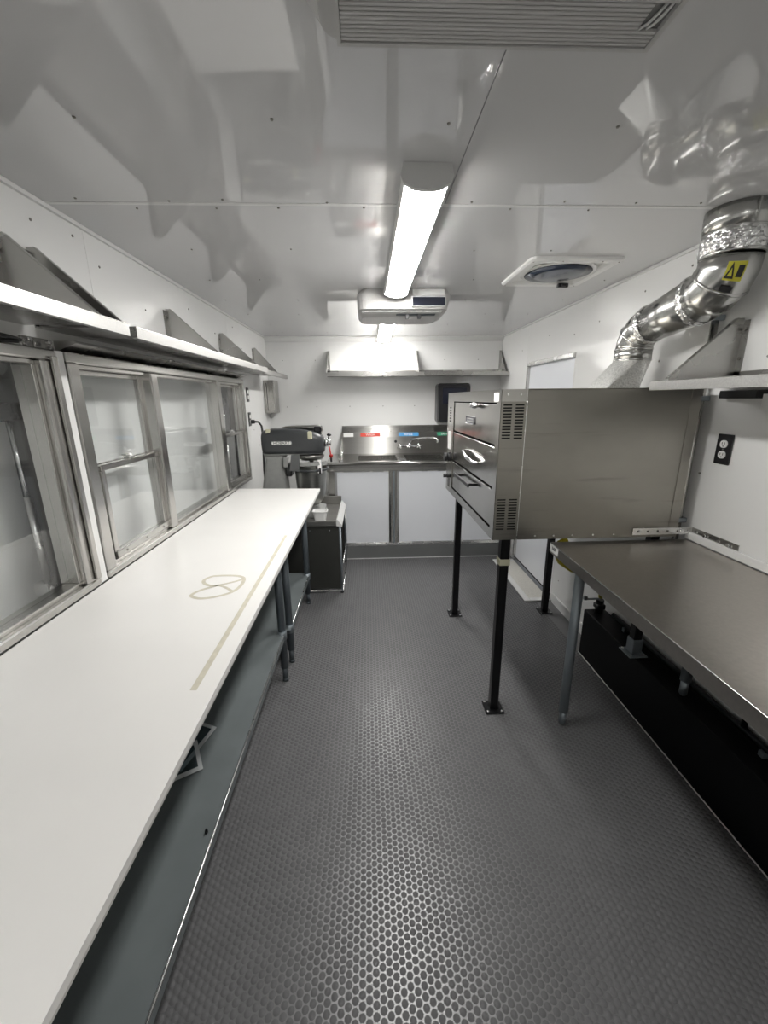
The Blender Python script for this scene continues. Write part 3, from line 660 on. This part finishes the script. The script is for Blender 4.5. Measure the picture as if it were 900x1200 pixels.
def foil(p, t, r_, length, seed):
    p = Vector(p); t = Vector(t).normalized(); u = t.orthogonal().normalized(); v = t.cross(u); rg = random.Random(seed); rings = []
    for i in range(9):
        q = p+t*(length*(i/8-.5)); n = 48
        rings.append([q+(u*math.cos(a)+v*math.sin(a))*(r_+(rg.uniform(.0005, .0045) if 0 < i < 8 else .0006))+t*(rg.uniform(-.006, .006) if i in (0, 8) else 0) for a in (2*math.pi*j/n for j in range(n))])
    MB().loft(rings, True, True, False).build('foil_tape', 'foil', du)
ts = e2[0]-e1[-1]
foil(e1[-1]+ts*.03, ts, r0+.001, .026, 1); foil(e2[0]-ts*.04, ts, ru-.001, .026, 2); foil((ux, uy, 1.992), (0, 0, 1), ru+.003, .052, 5)
MB().tube([(ux, uy, 2.03), (ux, uy, ZC-.002)], [ru+.0055, ru+.0055], 32).box(ux-.02, ux-.014, uy-ru-.009, uy-ru-.002, 2.03, ZC-.003).build('riser_sleeve', 'duct_steel', du)
# warning sticker wrapped on upper elbow
def wrap(nm, mt, f0, f1, t0, t1, off, th=.0007, taper=0):
    A, B, C = Vector((ux-.003, uy+.10, 1.850)), Vector((ux, uy, 1.870)), Vector((ux, uy, 1.960)); X = Vector((-1, 0, 0))
    def P(t, f, k):
        c = A*(1-t)**2+B*2*t*(1-t)+C*t*t; T = ((B-A)*(1-t)+(C-B)*t).normalized(); n = T.cross(X).normalized()
        if n.y > 0: n = -n
        if taper: f = R((f0+f1)/2)+(f-R((f0+f1)/2))*(1-.97*(t-t0)/(t1-t0))
        return c+(n*math.cos(f)+X*math.sin(f))*(ru+k)
    mb = MB(); g = 8
    for k in (off, off+th):
        vv = [[mb.bm.verts.new(P(t0+(t1-t0)*i/g, R(f0+(f1-f0)*j/g), k)) for j in range(g+1)] for i in range(g+1)]
        mb._new([mb.bm.faces.new((vv[i][j], vv[i+1][j], vv[i+1][j+1], vv[i][j+1])) for i in range(g) for j in range(g)], False)
    return mb.build(nm, mt, du)
wrap('warning_sticker', 'sign_yellow', 8, 40, .66, .86, .0045)
wrap('warning_print', 'ink', 11, 21, .70, .82, .0056)
wrap('warning_triangle', 'ink', 23.5, 39, .68, .85, .0056, taper=1)
wrap('triangle_field', 'sign_yellow', 27.5, 35, .705, .79, .0068, taper=1)
wrap('care_sticker', 'ink', 14, 36, .54, .60, .0045)

# ------------------------------------------------------------------ right wall fittings
cp = thing('conduit', (1.352, 1.695, .9), 'vertical metal conduit pipe on right wall behind oven', 'conduit')
MB().cyl((1.352, 1.688, .40), (1.352, 1.688, 1.93), .013, 14).build('pipe', 'stainless_z', cp)
for z in (.97, 1.48, 1.78): MB().box(1.336, XR-.001, 1.672, 1.704, z, z+.02, .002).build('clip', 'galvanized', cp)
MB().box(1.3385, 1.3395, 1.678, 1.698, 1.40, 1.45).build('warning_label', 'red', cp)
of = thing('wall_outlet', (XR, 1.56, 1.24), 'black duplex outlet plate on the right wall above the steel table', 'outlet')
MB().box(XR-.006, XR-.0005, 1.521, 1.594, 1.242, 1.357, .0025).build('plate', 'black_plastic', of)
for z in (1.279, 1.320):
    e = MB().loft([[Vector((XR-.0062, y, zz)) for y, zz in rounded(1.5405, 1.5745, z-.0145, z+.0145, .0135)], [Vector((XR-.0095, y, zz)) for y, zz in rounded(1.5410, 1.5740, z-.014, z+.014, .0135)]], smooth=False).build('receptacle', 'white_plug', of)
    MB().box(XR-.0100, XR-.0094, 1.5500, 1.5520, z-.002, z+.007).box(XR-.0100, XR-.0094, 1.5620, 1.5640, z-.002, z+.007).box(XR-.0100, XR-.0094, 1.5550, 1.5595, z-.010, z-.006).build('slots', 'ink', e)
MB().cyl((XR-.006, 1.5575, 1.2995), (XR-.008, 1.5575, 1.2995), .003, 8).build('screw', 'chrome', of)
st = thing('corner_strap', (XR, 1.62, .94), 'perforated steel corner strap tying oven to the right wall', 'bracket')
b = MB()
def holed(u0, u1, n, plane):
    mb = MB(); p = (u1-u0)/n; hz = .007
    z0, z1 = .931, .960; zc_ = (z0+z1)/2
    def add(a, c, za, zb_):
        if plane == 'y': mb.box(a, c, 1.6335, 1.6360, za, zb_)
        else: mb.box(XR-.0035, XR-.0010, a, c, za, zb_)
    for k in range(n):
        c = u0+(k+.5)*p
        add(u0+k*p, c-hz*.6, z0, z1); add(c+hz*.6, u0+(k+1)*p, z0, z1); add(c-hz*.6, c+hz*.6, z0, zc_-hz*.6); add(c-hz*.6, c+hz*.6, zc_+hz*.6, z1)
    return mb
holed(1.118, XR-.001, 6, 'y').build('oven_arm', 'bright_aluminium', st); holed(1.405, 1.6335, 4, 'x').build('wall_arm', 'sheet_steel', st)
for y in (1.435, 1.55): MB().cyl((XR-.0035, y+.012, .9455), (XR-.010, y+.012, .9455), .007, 10).build('bolt', 'chrome', st)
for x in (1.15, 1.33): MB().cyl((x, 1.6335, .9455), (x, 1.629, .9455), .006, 10).build('bolt', 'chrome', st)
# side door
d1 = link('door_1', None, loc=(XR+.02, 3.26, 0)); struct(d1, 'white side door with aluminium frame beyond the oven')
box('door_leaf', 'white_door', d1, XR+.012, XR+.045, DY[0]+.012, DY[1]-.012, .02, DZ-.012, .002)
MB().box(XR-.012, XR+.05, DY[1]-.022, DY[1]-.001, .001, DZ-.001, .002).build('door_jamb', 'aluminium', d1)
MB().box(XR-.001, XR+.05, DY[0]+.001, DY[0]+.014, .001, DZ-.001, .002).build('door_jamb', 'white_trim', d1)
MB().box(XR-.022, XR+.05, DY[0]+.014, DY[1]-.0225, DZ-.030, DZ-.001, .003).build('door_header', 'bright_aluminium', d1)
MB().box(XR+.0095, XR+.0118, DY[0]+.015, DY[1]-.024, .020, .032).box(XR+.0095, XR+.0118, DY[0]+.0145, DY[0]+.022, .02, DZ-.032).build('door_seal', 'black_rubber', d1)
for y, z in ((3.2, .62), (3.0, .55)): MB().cyl((XR+.0115, y, z), (XR+.009, y, z), .007, 8).build('screw', 'rivet', d1)
th = thing('door_threshold', (1.28, 3.2, 0), 'speckled entry threshold plate with white frame below the door', 'threshold')
MB().box(1.170, 1.215, 2.815, 3.66, .0011, .012, .002).box(1.215, XR-.014, 2.815, 2.86, .0011, .012, .002).box(1.215, XR-.014, 3.62, 3.66, .0011, .012, .002).build('frame', 'white_trim', th)
MB().box(1.2155, XR-.014, 2.8605, 3.6195, .0011, .007).build('tread', 'threshold_sheet', th)

# gas hose and valve
gh = MB().tube([(.850, 1.668, .900), (.84, 1.70, .878), (.838, 1.72, .83), (.868, 1.735, .775), (.93, 1.74, .732), (1.00, 1.745, .708), (1.09, 1.77, .70), (1.20, 1.90, .66), (1.30, 2.08, .50), (1.325, 2.125, .385)], .0135, 12).build('gas_hose', 'hose_yellow')
tag(gh, 'yellow flexible gas hose looping behind the steel table end', 'hose')
gv = thing('gas_valve', (1.325, 2.12, .29), 'black gas valve with lever on top of the wheel well', 'valve')
MB().cyl((1.325, 2.125, .2905), (1.325, 2.125, .37), .022, 14).box(1.30, 1.35, 2.10, 2.15, .315, .345, .004).build('body', 'black_paint', gv)
MB().box(1.235, 1.320, 2.118, 2.130, .372, .380, .002, 1, False, Matrix.Translation((0, 0, 0))).box(1.225, 1.245, 2.115, 2.133, .372, .395, .002).build('lever', 'galvanized', gv)
pp = thing('gas_pipe', (1.345, 1.3, .29), 'black gas pipe lying along the wheel well top', 'pipe')
MB().tube([(1.352, -.4, .325), (1.352, 2.03, .325)], .012, 10).build('run', 'black_paint', pp)
MB().cyl((1.352, 1.20, .325), (1.352, 1.20, .62), .010, 10).build('riser', 'black_paint', pp)
for y in (.2, 1.1, 1.9): MB().box(1.338, 1.366, y, y+.02, .2905, .3125).build('clip', 'galvanized', pp)

# ------------------------------------------------------------------ sink, base cabinet
CX0 = -.385
cab = thing('base_cabinet', (.5, 4.1, 0), 'white panelled base cabinet with aluminium posts under the sink', 'cabinet')
struct(box('baseboard_back', 'coving', None, -.30, XR-.013, 3.772, 3.779, .001, .135, .001), 'grey floor covering turned up at the cabinet foot')
struct(box('trim_5', 'white_trim', None, -.29, XR-.013, 3.768, 3.7715, .0015, .008), 'white caulk line at foot of the base cabinet')
MB().box(CX0, XR-.004, 3.80, YB-.004, .160, .860).box(CX0+.1, XR-.004, 3.80, 4.38, .001, .16).build('carcass', 'white_wall', cab)
MB().box(CX0, XR-.004, 3.775, 3.7995, .1365, .160, .002).build('bottom_rail', 'bright_aluminium', cab)
MB().box(CX0, XR-.004, 3.775, 3.7995, .860, .895, .002).build('top_rail', 'aluminium', cab)
pr = [(.187, 3.7995), (.187, 3.785), (.205, 3.770), (.262, 3.770), (.280, 3.785), (.280, 3.7995)]
MB().prism(pr, 2, .161, .8595).build('centre_post', 'aluminium', cab)
MB().prism([(x-.575, y) for x, y in pr], 2, .161, .8595).build('end_post', 'aluminium', cab)
MB().box(.226, .241, 3.7685, 3.7699, .161, .8595).build('post_groove', 'galvanized', cab)
for a, c in ((-.293, .185), (.283, 1.37)):
    p = box('door', 'white_door', cab, a, c, 3.783, 3.7990, .164, .857, .002)
    MB().box(a, c, 3.778, 3.7828, .853, .858).box(a, c, 3.778, 3.7828, .163, .168).build('edge_channel', 'bright_aluminium', p)
sk = thing('sink', (.5, 4.1, .9), 'stainless compartment sink with tall backsplash and wall faucet', 'sink')
# rim with three basins
sx0, sx1 = CX0, XR-.006
bas = [(-.10+k*.46, .28+k*.46) for k in range(3)]
rim = MB(); zr = .945
rim.box(sx0, sx1, 3.772, 3.85, zr-.003, zr).box(sx0, sx1, 4.25, 4.375, zr-.003, zr)
xs = [sx0]+[v for b_ in bas for v in b_]+[sx1]
for k in range(0, len(xs), 2): rim.box(xs[k], xs[k+1], 3.85, 4.25, zr-.003, zr)
rim.build('rim', 'stainless', sk)
MB().tube([(sx0, 3.775, zr-.014), (sx1, 3.775, zr-.014)], .0165, 12).box(sx0, sx1, 3.765, 3.795, .8955, zr-.02).build('rolled_edge', 'stainless', sk)
for a, c in bas:
    MB().box(a, a+.003, 3.85, 4.25, .862, zr-.003).box(c-.003, c, 3.85, 4.25, .862, zr-.003).box(a+.003, c-.003, 3.85, 3.853, .862, zr-.003).box(a+.003, c-.003, 4.247, 4.25, .862, zr-.003).box(a, c, 3.85, 4.25, .861, .864).build('basin', 'stainless', sk)
MB().box(-.268, sx1, 4.375, 4.380, zr-.002, 1.118).prism([(4.375, 1.118), (4.380, 1.118), (4.392, 1.168), (4.387, 1.168)], 0, -.268, sx1)\
    .prism([(4.387, 1.168), (4.392, 1.168), (YB-.002, 1.205), (YB-.002, 1.232), (YB-.006, 1.232), (YB-.010, 1.208)], 0, -.268, sx1).build('backsplash', 'splash_steel', sk)
MB().prism([(3.80, zr), (4.375, zr), (4.375, 1.118), (4.387, 1.168), (4.30, 1.10), (4.0, .985), (3.80, .985)], 0, -.274, -.269).build('side_splash', 'stainless', sk)
MB().tube([(-.25, 3.95, zr+.0015), (-.25, 3.96, 1.00), (-.235, 3.99, 1.02)], .010, 8).build('drain_lever', 'chrome', sk)
for x in np.arange(-.2, 1.3, .22): MB().cyl((x, 4.392, 1.176), (x, 4.388, 1.175), .004, 8).build('screw', 'chrome', sk)
fa = thing('faucet', (.43, 4.375, 1.02), 'chrome wall faucet with two cross handles and long spout over the sink', 'faucet')
for x in (.335, .535):
    MB().cyl((x, 4.3745, 1.022), (x, 4.345, 1.022), .022, 16, .016).cyl((x, 4.345, 1.022), (x, 4.325, 1.022), .012, 12).build('valve', 'chrome', fa)
    MB().tube([(x-.032, 4.322, 1.008), (x, 4.318, 1.022), (x+.032, 4.322, 1.036)], .008, 8).tube([(x-.014, 4.322, 1.05), (x, 4.318, 1.022), (x+.014, 4.322, .994)], .008, 8).build('cross_handle', 'chrome', fa)
MB().tube([(.335, 4.345, 1.022), (.535, 4.345, 1.022)], .013, 12).cyl((.435, 4.345, 1.005), (.435, 4.345, 1.055), .022, 14).build('body', 'chrome', fa)
MB().tube([(.435, 4.345, 1.055), (.445, 4.30, 1.085), (.50, 4.20, 1.108), (.58, 4.10, 1.125), (.64, 4.03, 1.132), (.665, 4.00, 1.122), (.672, 3.99, 1.090)], [.013, .013, .012, .012, .012, .013, .012], 12).build('spout', 'chrome', fa)
MB().cyl((.29, 4.3745, 1.070), (.29, 4.370, 1.070), .014, 12).build('spare_hole', 'black_rubber', fa)
Ms = lambda x, z: Matrix.Translation((x, 4.3785, z)) @ Matrix.Rotation(R(77), 4, 'X')
def sign(label, x0, x1, mt, txt, size):
    s = thing('sink_sign', ((x0+x1)/2, 4.376, 1.125), label, 'sign', 'signs on the sink backsplash')
    pr_ = [(4.3748, 1.123), (4.3742, 1.1232), (4.3835, 1.1600), (4.3842, 1.1598)]
    MB().prism(pr_, 0, x0, x1).build('plate', mt, s)
    if txt: text('lettering', txt, size, Ms((x0+x1)/2, 1.1415), 'sign_white', s, .0008)
    return s
sign('small white notice sticker on the sink backsplash', -.252, -.150, 'sign_white', None, 0)
sign('red wash sign on the sink backsplash', -.077, .131, 'sign_red', 'WASH', .034)
sign('blue rinse sign on the sink backsplash', .322, .532, 'sign_blue', 'RINSE', .034)
sign('green sanitize sign on the sink backsplash', .728, .94, 'sign_green', 'SANITIZE', .032)
td = thing('towel_dispenser', (.87, YB, 1.26), 'black paper towel dispenser on the end wall beside the oven', 'dispenser')
prd = [Vector((x, YB-.001, z)) for x, z in rounded(.705, 1.035, 1.262, 1.645, .03)]
MB().loft([prd, [v+Vector((0, -.15, 0)) for v in prd], [Vector((.87+(v.x-.87)*.94, YB-.19, 1.45+(v.z-1.45)*.93)) for v in prd]], smooth=False).build('cover', 'black_plastic', td)
MB().box(.75, .99, YB-.196, YB-.1905, 1.45, 1.60, .002).build('window_panel', 'display', td)
MB().box(.78, .96, YB-.12, YB-.05, 1.255, 1.2615).build('towel_slot', 'sign_white', td)

# ------------------------------------------------------------------ equipment stand and mixer
es = thing('equipment_stand', (-.6, 3.4, 0), 'dark metal equipment stand with rimmed steel top at end of worktop', 'stand')
SX0, SX1, SY0, SY1, SZ = -.96, -.215, 3.045, 3.735, .600
MB().box(SX0, SX1-.02, SY0+.012, SY0+.016, .035, SZ-.035).build('side_panel', 'stand_dark', es)
MB().box(SX0, SX0+.004, SY0+.016, SY1-.016, .035, SZ-.035).box(SX0, SX1-.02, SY1-.016, SY1-.012, .035, SZ-.035).build('rear_panels', 'stand_dark', es)
MB().box(SX0, SX1, SY0, SY1, SZ-.035, SZ-.0302).build('top', 'stand_top', es)
MB().box(SX0, SX1-.03, SY0, SY0+.010, SZ-.030, SZ+.004, .003).box(SX0, SX0+.01, SY0+.01, SY1-.01, SZ-.030, SZ+.03, .003).build('top_rim', 'stand_top', es)
MB().box(SX0, SX1-.04, SY1-.012, SY1, SZ-.030, SZ+.045, .004, 2).build('rear_rim', 'stand_top', es)
MB().prism([(SX1-.040, SZ-.036), (SX1+.004, SZ-.045), (SX1+.004, SZ-.028), (SX1-.030, SZ+.014), (SX1-.040, SZ+.008)], 1, SY0-.001, SY1-.06).build('front_rim', 'ac_light', es)
for (x, y) in ((SX1-.014, SY0+.014), (SX1-.014, SY1-.03), (SX0+.02, SY0+.03), (SX0+.02, SY1-.03)):
    MB().tube([(x, y, .012), (x, y, SZ-.046)], .010, 10).build('leg', 'galvanized' if x > -.5 else 'stand_dark', es)
    MB().cyl((x, y, .0015), (x, y, .0125), .013, 10).build('foot', 'black_rubber', es)
MB().tube([(SX0+.02, SY0+.006, .022), (SX1-.014, SY0+.006, .022)], .008, 8).tube([(SX1-.006, SY0+.014, .022), (SX1-.006, SY1-.03, .022)], .006, 8).build('bottom_rail', 'bright_aluminium', es)
MB().tube([(SX1-.003, SY0+.06, .23), (SX1-.003, SY1-.06, .23)], .006, 8).tube([(SX1-.003, SY1-.08, .20), (SX1-.003, SY1-.08, .52)], .005, 8).build('front_rail', 'bright_aluminium', es)
for x in (-.46, -.31): MB().cyl((x, SY0+.012, SZ-.075), (x, SY0+.009, SZ-.075), .006, 8).build('rivet', 'bright_aluminium', es)
cu_ = thing('plastic_tub', (-.385, 3.150, SZ-.03), 'small white plastic tub on the equipment stand', 'tub')
cr_ = lambda k, z: [Vector((-.385+x*k, 3.150+y*k, z)) for x, y in rounded(-.055, .055, -.045, .045, .02)]
MB().loft([cr_(.72, SZ-.029), cr_(1.0, SZ+.055), cr_(1.08, SZ+.056), cr_(1.08, SZ+.062), cr_(.96, SZ+.062), cr_(.70, SZ-.022)], True, True, False).build('tub_body', 'tray_white', cu_)

mx_ = thing('stand_mixer', (-.6, 3.42, SZ-.03), 'grey planetary stand mixer with steel bowl on the equipment stand', 'mixer')
MY = 3.40
def sect(x, z0, z1, hw, r=.03):
    return [Vector((x, MY+y, z)) for y, z in rounded(-hw, hw, z0, z1, min(r, (z1-z0)/2.2, hw*.9))]
B0 = SZ-.029
MB().loft([[Vector((x, y, B0)) for x, y in rounded(-.90, -.36, MY-.15, MY+.15, .05)], [Vector((x, y, B0+.05)) for x, y in rounded(-.89, -.37, MY-.145, MY+.145, .05)], [Vector((x, y, B0+.07)) for x, y in rounded(-.87, -.66, MY-.11, MY+.11, .05)]], smooth=False).build('base', 'mixer_column', mx_)
cols_ = [(B0+.071, -.885, -.655, .10), (.80, -.865, -.665, .092), (.95, -.838, -.672, .086), (1.045, -.822, -.676, .085), (1.075, -.835, -.65, .09)]
MB().loft([[Vector((x, y, z)) for x, y in rounded(a, b_, MY-h_, MY+h_, .035)] for z, a, b_, h_ in cols_], smooth=True).build('column', 'mixer_column', mx_)
hd = [(-.842, 1.12, 1.225, .070), (-.838, 1.10, 1.250, .085), (-.825, 1.085, 1.268, .100), (-.78, 1.078, 1.277, .108), (-.66, 1.076, 1.280, .110), (-.54, 1.076, 1.276, .110), (-.45, 1.078, 1.262, .108), (-.40, 1.080, 1.245, .104), (-.37, 1.085, 1.225, .092), (-.352, 1.10, 1.20, .070)]
MB().loft([sect(x, a, b_, h_, .045) for x, a, b_, h_ in hd]).build('head', 'mixer_grey', mx_)
# lighter skirt below the head
MB().loft([[Vector((x, y, z)) for x, y in rounded(a, b_, MY-h_, MY+h_, .05)] for z, a, b_, h_ in ((1.0765, -.83, -.64, .10), (1.0765, -.83, -.64, .10))][:1]+[[Vector((x, y, 1.088)) for x, y in rounded(-.838, -.36, MY-.106, MY+.106, .05)]], smooth=False).build('head_skirt', 'mixer_column', mx_)
MB().lathe([(.10, 1.0755), (.108, 1.066), (.10, 1.045), (.085, 1.030)], (-.465, MY, 0), 28).build('planetary_ring', 'bowl_steel', mx_)
MB().cyl((-.465, MY, 1.030), (-.465, MY, .90), .018, 14).build('beater_shaft', 'chrome', mx_)
MB().lathe([(.06, .655), (.095, .70), (.118, .78), (.128, .90), (.130, .985), (.136, .986), (.136, .992), (.126, .992), (.122, .90), (.110, .78), (.05, .67)], (-.475, MY, 0), 32).build('bowl', 'bowl_steel', mx_)
MB().tube([(-.475+.143*math.cos(a), MY+.143*math.sin(a), .955) for a in np.linspace(R(-170), R(170), 24)], .010, 8).build('bowl_yoke', 'mixer_grey', mx_)
MB().box(-.665, -.62, MY-.06, MY+.06, .90, 1.00, .006).build('yoke_slide', 'mixer_grey', mx_)
# bowl guard wires and splash shield
MB().loft([[Vector((-.475+r_*math.cos(a), MY+r_*math.sin(a), z)) for a in np.linspace(R(200), R(340), 20)] for r_, z in ((.146, 1.025), (.150, .998))], False, False, True, False).build('splash_guard', 'mixer_column', mx_)
MB().prism([(-.600, 1.085), (-.535, 1.087), (-.545, .955), (-.618, .962)], 1, MY-.152, MY-.142).build('lever_paddle', 'paddle_grey', mx_)
MB().prism([(-.665, 1.062), (-.625, 1.062), (-.640, .985), (-.670, .985)], 1, MY-.118, MY-.108).build('slide_cover', 'mixer_column', mx_)
MB().box(-.405, -.370, MY-.118, MY-.10, .93, 1.045, .004).build('guard_latch', 'chrome', mx_)
MB().box(-.395, -.378, MY-.121, MY-.1185, .925, .975, .002).build('latch_grip', 'black_plastic', mx_)
MB().cyl((-.356, MY, 1.165), (-.318, MY, 1.165), .034, 18).cyl((-.318, MY, 1.165), (-.300, MY, 1.165), .026, 18).build('attachment_hub', 'chrome', mx_)
MB().tube([(-.320, MY-.02, 1.195), (-.312, MY-.03, 1.222)], .005, 8).sphere((-.310, MY-.032, 1.228), .013, 10, (1.5, 1, .9)).build('hub_knob', 'black_plastic', mx_)
MB().tube([(-.312, MY-.03, 1.135), (-.303, MY-.035, 1.075), (-.300, MY-.035, 1.04)], [.006, .006, .009], 8).sphere((-.300, MY-.035, 1.062), .016, 10).build('red_lever', 'red', mx_)
MB().cyl((-.300, MY-.035, 1.046), (-.300, MY-.035, 1.012), .009, 10).build('lever_tip', 'black_plastic', mx_)
MB().loft([[Vector((x, MY+y, z)) for y, z in rounded(.0, .095, a, b_, .02)] for x, a, b_ in ((-.70, 1.265, 1.286), (-.66, 1.27, 1.297), (-.42, 1.262, 1.303), (-.385, 1.24, 1.300), (-.372, 1.22, 1.275))]).build('motor_cover', 'bowl_steel', mx_)
MB().box(-.430, -.372, MY-.02, MY+.092, 1.245, 1.296, .010, 2).build('cover_cap', 'black_plastic', mx_)
ny = MY-.1113
np_ = MB().loft([[Vector((x, ny+.0012, z)) for x, z in rounded(-.755, -.595, 1.158, 1.190, .012)], [Vector((x, ny, z)) for x, z in rounded(-.754, -.596, 1.159, 1.189, .012)]], smooth=False).build('nameplate', 'chrome', mx_)
MB().loft([[Vector((x, ny-.0002, z)) for x, z in rounded(-.750, -.600, 1.162, 1.186, .010)], [Vector((x, ny-.0008, z)) for x, z in rounded(-.750, -.600, 1.162, 1.186, .010)]], smooth=False).build('nameplate_field', 'sign_white', np_)
text('lettering', 'HOBART', .032, Matrix.Translation((-.675, ny-.0014, 1.174)) @ Matrix.Rotation(R(90), 4, 'X'), 'ink', np_, .0005)
MB().box(-.795, -.760, MY-.102, MY-.085, 1.240, 1.282, .004).build('tape_patch', 'masking_tape', mx_)
MB().box(-.470, -.435, MY-.116, MY-.095, 1.200, 1.262, .006).build('tape_patch', 'masking_tape', mx_)
# outlets on the left wall and the mixer cord
for z, lb in ((1.545, 'black wall outlet on left wall just below the short shelf'), (1.345, 'black wall outlet on left wall feeding the mixer cord')):
    oo = thing('wall_outlet', (XL, 3.635, z-.05), lb, 'outlet', 'outlets beside the mixer')
    MB().box(XL+.0005, XL+.006, 3.600, 3.672, z-.057, z+.057, .0025).build('plate', 'black_plastic', oo)
    for dz in (-.021, .021): MB().box(XL+.006, XL+.009, 3.619, 3.653, z+dz-.014, z+dz+.014, .002).build('receptacle', 'white_plug', oo)
pc = thing('power_cord', (XL+.01, 3.636, 1.32), 'black power cord plugged into left wall behind the mixer', 'cord')
MB().box(XL+.0095, XL+.045, 3.622, 3.650, 1.308, 1.340, .006).build('plug', 'black_plastic', pc)
MB().tube([(XL+.044, 3.636, 1.324), (XL+.075, 3.630, 1.322), (XL+.105, 3.60, 1.29), (XL+.118, 3.57, 1.21), (XL+.115, 3.55, 1.08), (XL+.110, 3.54, .92), (XL+.115, 3.53, .78), (XL+.13, 3.52, .69)], .0085, 10).build('cable', 'black_rubber', pc)
